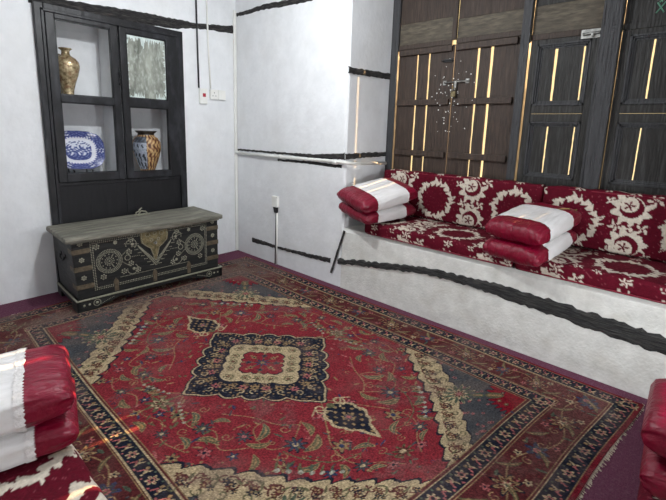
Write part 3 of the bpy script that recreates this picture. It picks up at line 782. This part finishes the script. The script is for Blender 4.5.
for i in range(900):
    u = rs.uniform(-FU, FU); v = rs.uniform(-FV, FV)
    c = rs.choice([tan, olive, slate, pink, dblue, tan, sage]); k = rs.random()
    if k < .30: im.disc(u, v, rs.uniform(.004, .009), c)
    elif k < .55: im.curl(u, v, rs.uniform(.010, .020), rs.uniform(0, 6), .8, .004, c, rs.choice([1, -1]))
    else: im.leaf(u, v, rs.uniform(.03, .06), .012, rs.uniform(0, 3), c)
# corner spandrels
xs = np.array([.44, .60, .78, 1.05, 1.44]); ys = np.array([.84, .70, .56, .36, .06])
bv = np.interp(aU, xs, ys); tt = aU/.058
jag = .030*np.abs(np.sin(tt*pi/1.5))+.010*np.abs(np.sin(tt*pi*1.0))
G = (aV-bv)*.80+jag*.9-.012
sp_ = field & (aU > .44)
cr = sp_ & (G > 0)
im.a[sp_ & (G > -.014) & (G <= 0)] = navy
im.a[cr] = cream
G2 = (aV-bv)*.80-jag*.7
gr = sp_ & (G2 > .145); im.a[sp_ & (G2 > .135) & (G2 <= .145)] = navy
im.a[gr] = slate
core = sp_ & (np.hypot((aU-FU)*.75, (aV-FV)*1.05) < .20+.02*np.sin(30*np.arctan2(FU-aU, FV-aV))); im.a[core] = (122, 22, 36)
ce = sp_ & (np.abs(np.hypot((aU-FU)*.75, (aV-FV)*1.05)-.205-.02*np.sin(30*np.arctan2(FU-aU, FV-aV))) < .005); im.a[ce] = navy
def spd(su, sv):
    for i in range(13):                                   # scrolls on the cream band
        u = .50+.078*i; v = float(np.interp(u, xs, ys))+.075
        if v < FV and u < FU:
            im.curl(su*u, sv*v, .044, i*.9, 1.0, .009, brick if i % 2 else olive, su*sv); im.flower(su*u, sv*v, .024, 6, brick if i % 3 else navy, tan)
            im.curl(su*(u+.035), sv*(v-.05), .024, i, .8, .007, brick, 1); im.curl(su*(u+.02), sv*(v+.055), .026, i+2, .8, .007, olive, 1); im.flower(su*(u+.04), sv*(v+.01), .016, 5, navy, tan); im.leaf(su*(u+.01), sv*(v-.03), .05, .014, su*sv*i, olive)
    for i in range(26):
        u = .47+.039*i; v = float(np.interp(u, xs, ys))+.055+.05*(i % 2)
        if u < FU and 0 < v < FV: im.flower(su*u, sv*v, .020, 5, (84, 44, 40) if i % 3 else navy, tan, i)
    rq = random.Random(5)
    for i in range(60):
        u = rq.uniform(.6, FU); v = rq.uniform(.3, FV)
        if (v-float(np.interp(u, xs, ys)))*.8 > .16 and math.hypot((u-FU)*.75, (v-FV)*1.05) > .23: im.flower(su*u, sv*v, .014, 5, pink, navy)
        elif math.hypot((u-FU)*.75, (v-FV)*1.05) < .18: im.flower(su*u, sv*v, .018, 5, rq.choice([olive, tan, navy]), cream)
    im.flower(su*1.02, sv*.60, .120, 12, cream, tan); im.flower(su*1.02, sv*.60, .108, 12, sage, tan); im.flower(su*1.02, sv*.60, .062, 8, cream, pink, 0, mid=brick); im.leaf(su*1.13, sv*.67, .09, .06, su*sv*.6, sage, tan)
    im.leaf(su*1.22, sv*.74, .13, .07, su*sv*.6, olive, tan)
quad(spd)
# pendants
for s in (1, -1):
    u0 = .735; w = im.win(s*u0, 0, .3); du, dv = (s*im.U[w]-u0)*.9, im.V[w]*.86
    w_ = np.clip(.085*np.sqrt(np.clip(1-((du+.02)/.115)**2, 0, 1))*(1+.16*np.abs(np.cos(du*42))), 0, 1)
    tip = .06*np.clip((.20-du)/.14, 0, 1)*(du > .05)
    ww = np.maximum(w_, tip*.8)
    im.put(w, np.abs(dv) < ww, cream); ww2 = ww-.015; im.put(w, np.abs(dv) < ww2, navy)
    im.put(w, (np.abs(dv) < ww2) & (np.sin(du*110)*np.sin(dv*130+1) > .55), tan)
    im.flower(s*(u0-.01), 0, .038, 8, tan, pink, 0, mid=dblue)
    for q in (1, -1):
        im.curl(s*(u0-.15), q*.055, .045, (0 if s > 0 else pi), .75, .010, cream, q*s)
        im.line([(s*(u0-.10), q*.03), (s*(u0-.16), q*.09), (s*(u0-.13), q*.13)], .008, cream)
    im.disc(s*(u0-.14), 0, .022, olive)
# medallion
th = np.arctan2(V_*1.03, U); Rr = np.hypot(U, V_*1.03)
pw = 1.07; D = (np.abs(U)**pw+np.abs(V_*1.08)**pw)**(1/pw)
q4 = (th % (pi/2))/(pi/2)          # 0..1 between two tips
lob = .042*np.abs(np.sin(q4*pi*5))+.02*np.sin(q4*pi)+.05*np.exp(-(np.minimum(q4, 1-q4)/.045)**2)
Dm = D-lob
for lim, c in ((.512, navy), (.502, cream), (.488, navy)): im.a[Dm < lim] = c
nn = np.sin(U*95+2*np.sin(V_*60))*np.sin(V_*95+2*np.sin(U*60))
ring = (Dm < .475) & (Dm > .31)
im.a[ring & (nn > .62)] = tan; im.a[ring & (nn < -.75)] = slate
for k in range(28):
    a = 2*pi*(k+.5)/28; c_, s_ = abs(cos(a)), abs(sin(a)); r0 = .385/((c_**pw+s_**pw)**(1/pw))
    u, v = r0*cos(a), r0*sin(a)/1.04
    im.flower(u, v, .028, 6, pink if k % 2 else tan, navy, a); im.curl(u*1.12, v*1.12, .024, a, .9, .006, cream, 1 if k % 2 else -1); im.curl(u*.9, v*.9, .02, a+2, .9, .005, tan, -1)
Di = D-.022*np.abs(np.sin(q4*pi*4))
im.a[Di < .315] = navy; im.a[Di < .303] = cream
for k in range(16):
    a = 2*pi*k/16; c_, s_ = abs(cos(a)), abs(sin(a)); r0 = .248/((c_**pw+s_**pw)**(1/pw)); u, v = r0*cos(a), r0*sin(a)/1.04
    im.flower(u, v, .030, 6, olive, cream, 0, mid=cream); im.flower(u, v, .014, 5, brick, tan); im.curl(u*1.0, v*1.0, .036, a+1, .9, .005, olive, 1)
im.a[Di < .168] = navy; im.a[Di < .158] = red
for k in range(8):
    a = pi*k/4; im.line([(0, 0), (.10*cos(a), .10*sin(a))], .007, olive); im.flower(.085*cos(a), .085*sin(a), .022, 5, slate if k % 2 else tan, navy); im.disc(.115*cos(a), .115*sin(a), .009, tan)
im.flower(0, 0, .045, 8, dblue, tan, 0, mid=slate)
# age: knots of slightly different wool, worn lighter patches
a = im.a; nu, nv = a.shape[:2]
def smooth_noise(nu, nv, cell, seed):
    g = np.random.RandomState(seed).rand(nu//cell+3, nv//cell+3)
    x = np.arange(nu)/cell; y = np.arange(nv)/cell; xi = x.astype(int); yi = y.astype(int); fx = (x-xi)[:, None]; fy = (y-yi)[None, :]
    fx = fx*fx*(3-2*fx); fy = fy*fy*(3-2*fy)
    return (g[xi][:, yi]*(1-fx)*(1-fy)+g[xi+1][:, yi]*fx*(1-fy)+g[xi][:, yi+1]*(1-fx)*fy+g[xi+1][:, yi+1]*fx*fy)
wear = .5*smooth_noise(nu, nv, 70, 1)+.3*smooth_noise(nu, nv, 22, 2)+.2*smooth_noise(nu, nv, 6, 3)
wk = np.clip((wear-.55)*3.2, 0, .34)[..., None]
# the end by the chest is the most worn
wk = np.maximum(wk, (np.clip((-U-.95)/.5, 0, 1)*.8*np.clip(smooth_noise(nu, nv, 30, 8)*1.4, 0, 1))[..., None])
a = a*(1-wk)+np.array((112, 96, 88))*wk
a = a*(.80+.40*np.random.RandomState(4).rand(nu, nv))[..., None]
a = np.clip(a, 0, 255)
rug = empty('persian_rug', (RC[0], RC[1], 0)); tag(rug, 'large worn red oriental rug with a navy and cream central medallion on the purple carpet', 'rug')
# room position: x = v, y = -u ; ragged hem on the short ends, faint ripples
Z = .010+.0015*np.sin(U*7)*np.sin(V_*5)
Uw = np.interp(U, [-HU, -.9, .9, 1.41, HU], [-HU-.05, -.9, .9, 1.245, HU-.165])     # the near end is woven shorter
shear = .15*np.clip((U+HU)/(1.2*HU), 0, 1)
X_ = V_+.008*np.sin(U*3.1)*(aV/HV); Y_ = -Uw-.006*np.sin(V_*6+1)*(aU/HU)-shear*V_
co = np.stack([X_, Y_, Z], -1).reshape(-1, 3)
idx = np.arange(nu*nv).reshape(nu, nv); q = np.stack([idx[:-1, :-1], idx[:-1, 1:], idx[1:, 1:], idx[1:, :-1]], -1).reshape(-1, 4)
me = bpy.data.meshes.new('pile'); me.vertices.add(len(co)); me.vertices.foreach_set('co', co.ravel().astype(np.float32))
me.loops.add(q.size); me.loops.foreach_set('vertex_index', q.ravel()); me.polygons.add(len(q)); me.polygons.foreach_set('loop_start', np.arange(0, q.size, 4))
me.update(calc_edges=True)
at = me.color_attributes.new('Col', 'FLOAT_COLOR', 'POINT'); cc = np.ones((nu*nv, 4), np.float32); cc[:, :3] = linA(a.reshape(-1, 3)); at.data.foreach_set('color', cc.ravel())
me.materials.append(M['rug']); pile = bpy.data.objects.new('pile', me); link(pile, rug)
bk = MB()                                                                       # thickness: backing just under the pile
bk.prism([(-HV+.012, HU+.03), (HV-.012, HU+.03), (HV-.012, -HU+.19-.15*HV), (-HV+.012, -HU+.19+.15*HV)], 2, .001, .0075); bk.build('backing', 'fringe', rug)
for s in (1, -1):
    fr = MB(); x = -HV
    while x < HV:
        wv = random.uniform(.006, .016); L = random.uniform(.006, .022)
        y = (HU+.046) if s > 0 else -(HU-.169)-.15*x; fr.add([(x, y, .007), (x+wv, y, .007), (x+wv*.7+random.uniform(-.006, .006), y+s*L, .002), (x+random.uniform(-.006, .006), y+s*L, .003)], [(0, 1, 2, 3)]); x += wv*.8
    fo = fr.build('fringe', 'fringe', rug); fo['kind'] = 'stuff'

# ---------------- velvet damask tile, .78 x .52 m
TP, TQ = .70, .50
dm = Img(0, TP, 0, TQ, .0035, (0, 0, 0))
RED1, CRM, RED2 = (88, 2, 26), (206, 197, 182), (122, 12, 36)
def wrapd(a, c, P): return (a-c+P/2) % P-P/2
def ringmask(cu, cv):
    du, dv = wrapd(dm.U, cu, TP), wrapd(dm.V, cv, TQ); t = np.arctan2(dv, du); q = np.hypot(du, dv*1.0)
    saw = ((t/(2*pi)*23) % 1.0); saw2 = ((t/(2*pi)*19+.3) % 1.0)
    ro = .166+.05*(saw**1.8)*(.6+.4*np.sin(5*t+1))+.01*np.sin(9*t); ri = .122+.03*(1-saw2)**1.5+.006*np.sin(7*t)
    return (q < ro) & (q > ri), q
ms, qq = ringmask(TP/4, TQ/2)
ms &= ~((qq > .178) & (np.sin(70*np.arctan2(wrapd(dm.V, TQ/2, TQ), wrapd(dm.U, TP/4, TP))) > .55))
dm.a[:] = RED1
nA = np.sin(dm.U*2*pi/TP*9+2*np.sin(dm.V*2*pi/TQ*3))*np.sin(dm.V*2*pi/TQ*6+2*np.sin(dm.U*2*pi/TP*4)); 
dm.a[ms] = CRM
th2 = np.arctan2(wrapd(dm.V, TQ/2, TQ), wrapd(dm.U, TP/4, TP))
for k, (cv) in enumerate((TQ*.24, TQ*.78)):                                        # two crescents with stars
    cu = TP*.75; du, dv = wrapd(dm.U, cu, TP), wrapd(dm.V, cv, TQ); q = np.hypot(du, dv); t = np.arctan2(dv, du)
    blob = q < .094+.024*np.abs(np.sin(4.5*t+k))+.012*np.sin(11*t)
    dm.a[blob] = CRM
    gap = (q > .075) & (np.abs(t+1.2-k*2.4) < .9); dm.a[gap & blob] = RED1
    sg = 1 if k else -1
    cres = (q < .070) & (np.hypot(du+.012, dv-.018*sg) > .052)
    dm.a[cres] = RED1
    tt2 = np.arctan2(dv-.012*sg, du+.012); qs = np.hypot(du+.012, dv-.012*sg)
    dm.a[qs < .018+.018*np.cos(5*tt2-.4)] = RED1
for (cu, cv, r, n, ph) in ((.45, .25, .05, 5, 0), (.60, .25, .045, 4, 1), (.42, .06, .05, 5, 2), (.65, .45, .05, 5, .5), (.525, .50, .05, 6, .2), (.40, .42, .035, 4, 1), (.64, .06, .035, 5, 1), (.525, .25, .04, 3, 1), (.20, .0, .04, 6, 0), (.05, .04, .03, 5, 0), (.38, .0, .03, 4, 1)):
    du, dv = wrapd(dm.U, cu, TP), wrapd(dm.V, cv, TQ); q = np.hypot(du, dv*1.2); t = np.arctan2(dv, du)
    sh = r*(.55+.45*np.cos(n*t+ph+8*q/r*.3)); dm.a[(q < sh) & (q > sh*.35)] = CRM
inner = (qq < .125) & (np.sin(th2*9)*np.sin(qq*150) > .86); dm.a[inner] = (112, 30, 46)
fine = (np.abs(nA) < .012) & (np.random.RandomState(5).rand(*nA.shape) > .45) & (dm.a[..., 0] < 150); dm.a[fine] = (130, 60, 72)
def damask(u, v):
    i = ((np.asarray(u) % TP)/dm.d).astype(int) % dm.a.shape[0]; j = ((np.asarray(v) % TQ)/dm.d).astype(int) % dm.a.shape[1]
    return dm.a[i, j]
def softbox(name, size, r, res, m_, parent, loc, uvf, puff=.01, seed=0):
    """rounded, slightly puffed box; local coords centred, colour from damask(uvf(p))"""
    hx, hy, hz = (s/2 for s in size); idx = {}; V = []; F = []
    ns = [max(4, int(s/res)) for s in size]
    def vid(i, j, k):
        key = (i, j, k)
        if key not in idx: idx[key] = len(V); V.append((-hx+2*hx*i/ns[0], -hy+2*hy*j/ns[1], -hz+2*hz*k/ns[2]))
        return idx[key]
    for i in range(ns[0]):
        for j in range(ns[1]):
            F.append((vid(i, j, ns[2]), vid(i+1, j, ns[2]), vid(i+1, j+1, ns[2]), vid(i, j+1, ns[2]))); F.append((vid(i, j, 0), vid(i, j+1, 0), vid(i+1, j+1, 0), vid(i+1, j, 0)))
    for i in range(ns[0]):
        for k in range(ns[2]):
            F.append((vid(i, 0, k), vid(i+1, 0, k), vid(i+1, 0, k+1), vid(i, 0, k+1))); F.append((vid(i, ns[1], k), vid(i, ns[1], k+1), vid(i+1, ns[1], k+1), vid(i+1, ns[1], k)))
    for j in range(ns[1]):
        for k in range(ns[2]):
            F.append((vid(0, j, k), vid(0, j, k+1), vid(0, j+1, k+1), vid(0, j+1, k))); F.append((vid(ns[0], j, k), vid(ns[0], j+1, k), vid(ns[0], j+1, k+1), vid(ns[0], j, k+1)))
    V = np.array(V); C = uvf(V); H = np.array([hx, hy, hz])
    inn = np.clip(V, -(H-r), H-r); d = V-inn; n = np.linalg.norm(d, axis=1, keepdims=True); n[n == 0] = 1
    dd = d/n*r; k = (np.abs(d) > 1e-9).sum(1) >= 1; V2 = np.where(k[:, None], inn+dd*np.minimum(1, np.max(np.abs(d), axis=1, keepdims=True)/r), V)
    s = V2/H; pf = puff*(1-s[:, 0]**2)*(1-s[:, 1]**2)*(1-s[:, 2]**2)*0
    z_p = puff*np.clip(1-s[:, 0]**4, 0, 1)*np.clip(1-s[:, 1]**6, 0, 1)*np.sign(V2[:, 2])*(np.abs(s[:, 2]) > .6)
    x_p = puff*.8*np.clip(1-s[:, 2]**4, 0, 1)*np.clip(1-s[:, 1]**6, 0, 1)*np.sign(V2[:, 0])*(np.abs(s[:, 0]) > .6)
    wv = .003*np.sin(V2[:, 1]*23+seed)+.002*np.sin(V2[:, 1]*51+2*seed+V2[:, 0]*20)
    V2[:, 2] += np.where(V2[:, 2] > 0, z_p+wv, 0); V2[:, 0] += np.where(V2[:, 0] < 0, x_p+wv, 0)
    o = mesh(name, V2, F, m_, parent, True, C); o.location = loc; return o
def piping(name, pts, parent, loc):
    t = MB(); t.tube([tuple(np.array(p)) for p in pts], .006, 6); o = t.build(name, 'red_satin', parent); o.location = loc; return o

def seat_cushion(label, y0, y1, ph, group='seat cushions on the plastered window bench'):
    L = y0-y1; t = .110; D_ = .60; x0 = -.012
    r = empty('seat_cushion', (x0+D_/2, (y0+y1)/2, BT)); tag(r, label, 'cushion', group)
    def uvf(V):
        # top: v = x ; front face continues down
        top = V[:, 0]+D_/2; fr = -(t/2-V[:, 2])
        onfront = V[:, 0] < -D_/2+.001
        v = np.where(onfront, fr, top); return damask(V[:, 1]*-1+ph, v+.03)
    o = softbox('cover', (D_, L, t), .028, .0075, 'damask', r, (0, 0, t/2+.001), uvf, .006, ph)
    hx = D_/2
    piping('piping', [(-hx+.006, -L/2+.03, .014), (-hx+.0, -L/2+.06, .013), (-hx, 0, .013), (-hx, L/2-.06, .013), (-hx+.006, L/2-.03, .014)], r, (0, 0, 0))
    return r
seat_cushion('red and cream velvet seat cushion on the window bench, between pier and middle pillows', -1.95, -3.262, .031)
seat_cushion('red and cream velvet seat cushion on the window bench, right of the middle pillows', -3.268, BAY1+.012, .043)
def backrest(label, y0, y1, ph):
    L = y0-y1; H = .425; t = .105
    r = empty('back_cushion', (SX-.046-t/2, (y0+y1)/2, .70+.012)); tag(r, label, 'cushion', 'back cushions leaning on the shutters')
    r.rotation_euler = (0, R(2), 0)
    def uvf(V):
        v = V[:, 2]+H/2+np.where(V[:, 2] > H/2-.001, V[:, 0]+t/2, 0); return damask(-V[:, 1]+ph, v+.055)
    o = softbox('cover', (t, L, H), .022, .0065, 'damask', r, (0, 0, H/2), uvf, .008, ph)
    piping('piping', [(-t/2+.01, -L/2+.02, H-.012), (-t/2+.006, 0, H-.008), (-t/2+.01, L/2-.02, H-.012)], r, (0, 0, 0))
    return r
# seat top is z .70
backrest('long red and cream velvet back cushion between the pier and the middle pillows', BAY0-.075, -3.262, .3335)
backrest('red and cream velvet back cushion right of the seam, showing a crescent and star', -3.268, BAY1+.015, .4415)

# ---------------- pillows with a white band
def loft(name, m_, parent, Lx, W, H, a0, a1, n=36, k=56, grow=0, closed=True, seed=0, wr=.004, lace=0):
    rs_ = np.random.RandomState(seed); ph = rs_.rand(6)*6; V = []; F = []
    def sec(a):
        g = (max(0, 1-abs(a)**7))**.42
        wy = W/2*(.93+.07*g)*(1 if abs(a) < .985 else .99); hz = H/2*(.14+.86*g)
        return wy, hz
    for i in range(n+1):
        a = a0+(a1-a0)*i/n; wy, hz = sec(a)
        for j in range(k):
            t = 2*pi*j/k; c, s = cos(t), sin(t)
            y = (wy+grow)*math.copysign(abs(c)**.52, c); z = (hz+grow)*math.copysign(abs(s)**.62, s)
            x = a*Lx/2
            f = wr*(sin(9*t+ph[0]+a*2)*sin(6*a+ph[1])+.6*sin(21*t+ph[2]+4*a)+.5*sin(14*a+ph[3]+3*t))*(.3+.7*abs(a))
            q = 1+f/max(.04, math.hypot(y, z))*1.2
            if lace and i in (0, n): x += (-1 if i == 0 else 1)*lace*(.3+.7*abs(sin(k*t/4)))
            V.append((x, y*q, z*q))
    for i in range(n):
        for j in range(k): F.append((i*k+j, i*k+(j+1) % k, (i+1)*k+(j+1) % k, (i+1)*k+j))
    if closed: F += [tuple(range(k))[::-1], tuple(range(n*k, (n+1)*k))]
    return mesh(name, V, [f_[::-1] for f_ in F], m_, parent, True)
def pillow(label, loc, rz, L, W, H, band, seed, lacy=False, tilt=0, roll_=0, group=None):
    r = empty('pillow', (loc[0], loc[1], loc[2]), rz); r.rotation_euler = (roll_, tilt, rz); tag(r, label, 'pillow', group)
    b = loft('cover', 'red_satin', r, L, W, H, -1, 1, n=48, seed=seed, wr=.0045); b.location = (0, 0, H/2)
    s_ = loft('white_band', 'white_satin', r, L, W, H, band[0], band[1], n=30, grow=.004, closed=False, seed=seed, wr=.0045); s_.location = (0, 0, H/2)
    if lacy:
        e_ = loft('lace_edging', 'lace', r, L, W, H, band[1]-.005, band[1]+.05, n=5, k=120, grow=.007, closed=False, seed=seed, wr=.0045, lace=.010); e_.location = (0, 0, H/2)
        e2 = loft('lace_edging', 'lace', r, L, W, H, band[0]-.05, band[0]+.005, n=5, k=120, grow=.007, closed=False, seed=seed, wr=.0045, lace=.010); e2.location = (0, 0, H/2)
    return r
ST = .703
G1, G2_ = 'pillows stacked on the window bench', 'pillows stacked on the floor cushions'
pillow('lower red satin pillow with white band, of the stack against the pier', (.165, -1.965, ST+.040), R(-14), .60, .43, .135, (-.56, .55), 1, tilt=R(-4), roll_=R(8), group=G1)
pillow('upper red satin pillow with white band, of the stack against the pier', (.150, -1.975, ST+.172), R(-17), .62, .44, .145, (-.52, .60), 2, tilt=R(-10), roll_=R(10), group=G1)
pillow('lower red satin pillow with white band, of the stack in the bench middle', (.170, -3.315, ST-.006), R(-10), .60, .40, .142, (-.52, .60), 3, tilt=R(-9), group=G1)
pillow('upper red satin pillow with white band, of the stack in the bench middle', (.175, -3.320, ST+.134), R(-11), .60, .40, .150, (-.58, .48), 4, tilt=R(-9), group=G1)
LS, RS = .215, .205
pillow('lower crimson pillow with lace band, of the stack at the picture left edge', (-2.735, -2.150, LS-.003), R(-14), .66, .45, .132, (-.6, .50), 5, lacy=True, group=G2_)
pillow('upper crimson pillow with lace band, of the stack at the picture left edge', (-2.745, -2.145, LS+.128), R(-13), .66, .45, .168, (-.6, .46), 6, lacy=True, group=G2_)
pillow('lower crimson pillow of the stack at the right edge of the picture', (-.935, -4.43, RS), R(91), .62, .43, .150, (-.6, .45), 7, lacy=True, group=G2_)
pillow('upper crimson pillow of the stack at the right edge of the picture', (-.925, -4.415, RS+.150), R(90), .62, .43, .180, (-.6, .45), 8, lacy=True, group=G2_)
# tan sheet added as a sunlit patch on the back of the middle stack
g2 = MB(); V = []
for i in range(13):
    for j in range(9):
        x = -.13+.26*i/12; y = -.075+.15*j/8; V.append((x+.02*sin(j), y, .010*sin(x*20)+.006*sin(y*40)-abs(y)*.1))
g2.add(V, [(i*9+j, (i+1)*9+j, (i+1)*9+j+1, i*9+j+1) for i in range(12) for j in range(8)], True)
tc_ = g2.build('sun_patch_sheet', 'sun_patch'); tc_.location = (.40, -3.385, 1.0); tc_.rotation_euler = (0, R(10), R(55))
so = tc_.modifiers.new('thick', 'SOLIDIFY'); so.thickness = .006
tag(tc_, 'small tan sheet standing in for a sunlit patch on the middle pillow stack', 'patch')

# ---------------- floor seats near the camera
def floor_seat(label, cx_, cy_, sx, sy, h, ph, rot=0):
    r = empty('floor_cushion', (cx_, cy_, 0)); tag(r, label, 'cushion', 'low floor cushions near the camera')
    def uvf(V):
        v = V[:, 0]; u = V[:, 1]
        if rot: u, v = V[:, 0], -V[:, 1]
        v = v+np.where(np.abs(V[:, 2]) < h/2-.001, (V[:, 2]-h/2), 0); return damask(u*.72+ph, v*.72+.12)
    softbox('cover', (sx, sy, h), .05, .0065, 'damask', r, (0, 0, h/2+.001), uvf, .008, ph); return r
floor_seat('red and cream velvet floor cushion under the left pillow stack', -2.845, -2.78, .76, 1.52, .205, .50)
floor_seat('red and cream velvet floor cushion under the right pillow stack', -1.02, -4.52, 1.60, .78, .195, .2, 1)

# ------------------------------------------------------------------ electrics and pipes
sw = empty('fused_switch', (-.445, -.001, 1.825)); tag(sw, 'white fused switch box with a red rocker, left of the double socket', 'switch')
MB().box(-.042, .045, -.035, 0, -.075, .085, .005).build('box', 'white_pvc', sw)
MB().box(-.012, .022, -.041, -.035, -.002, .036, .002).build('rocker', 'red_plastic', sw)
for i, (x, lab) in enumerate(((-.31, 'white double socket beside the red switch'), (-.212, 'white blank switch plate between the socket and the room corner'))):
    s_ = empty('wall_socket', (x, -.001, 1.857)); tag(s_, lab, 'socket')
    MB().box(-.047, .047, -.028, 0, -.05, .055, .004).build('plate', 'white_pvc', s_)
    if i == 0:
        for a, c in ((0, .02), (-.018, -.012), (.018, -.012)): MB().box(a-.003, a+.003, -.0295, -.028, c-.006, c+.006).build('pin_hole', 'black_metal', s_)
    else:
        MB().box(-.014, .014, -.031, -.028, -.018, .02, .002).build('rocker', 'white_pvc', s_)
def pipe(name, pts, r, m_, label, cat='pipe'):
    t = MB(); t.tube(pts, r, 12); o = t.build(name, m_); tag(o, label, cat); return o
pipe('cable', [(-.497, -.012, ZC-.01), (-.492, -.012, 2.4), (-.488, -.012, 1.915)], .009, 'black_metal', 'black cable running down the wall to the red-rocker switch', 'cable')
pipe('conduit', [(-.375, -.012, ZC-.01), (-.365, -.012, 2.4), (-.345, -.012, 1.92)], .009, 'white_pvc', 'thin white conduit running down to the double socket', 'conduit')
t = MB(); t.box(-.040, -.006, -.022, -.002, .012, 2.80, .003); o = t.build('corner_trunking', 'white_pvc'); tag(o, 'white plastic trunking running up the room corner', 'trunking')
hp = empty('water_pipe', (0, 0, 1.21)); tag(hp, 'white horizontal pipe with couplings running along the wall and round the pier', 'pipe')
t = MB(); z = 1.213
t.tube([(-.024, -.04, z-.004), (-.024, -.8, z), (-.024, -1.66, z+.010), (-.024, -1.72, z+.006), (-.010, -1.735, z+.004), (.05, -1.735, z-.004), (.60, -1.735, z-.02)], .016, 12)
t.build('pipe', 'white_pvc', hp, off(hp, hp.location))
for y in (-.05, -.82, -1.60):
    t = MB(); t.tube([(-.024, y-.02, z+.002), (-.024, y+.02, z+.002)], .021, 14); t.build('coupling', 'white_pvc', hp, off(hp, hp.location))
so_ = empty('wall_outlet', (-.001, -.735, .715)); tag(so_, 'white wall outlet low on the right wall with a black plug under it', 'outlet')
MB().box(-.035, 0, -.045, .045, -.055, .065, .005).build('plate', 'white_pvc', so_)
k = MB(); k.prism([(-.035, -.055), (-.004, -.055), (-.004, -.125), (-.02, -.12)], 1, -.03, .02); k.build('plug', 'black_metal', so_)
pipe('cable', [(-.012, -.738, .60), (-.012, -.734, .3), (-.012, -.728, .002)], .0065, 'black_metal', 'black cable dropping from the low wall outlet to the floor', 'cable')
pipe('conduit', [(-.012, -.757, .60), (-.012, -.755, .3), (-.012, -.749, .002)], .0095, 'white_pvc', 'white conduit dropping from the low wall outlet to the floor', 'conduit')
mk = MB(); cy = -3.80
for (a, b, c_, d) in ((-.022, 2.40, .022, 2.335), (.02, 2.40, -.02, 2.335), (-.018, 2.44, .010, 2.40), (.016, 2.445, -.006, 2.40)): mk.tube([(SX-.0005, cy+a, b), (SX-.0005, cy+c_, d)], .005, 6)
M['chalk'] = mat('green_chalk', (84, 128, 108), (100, 146, 124), rough=1)
mk.build('chalk_mark', 'chalk', uD, off(uD, uD.location))['label'] = 'green chalk mark'
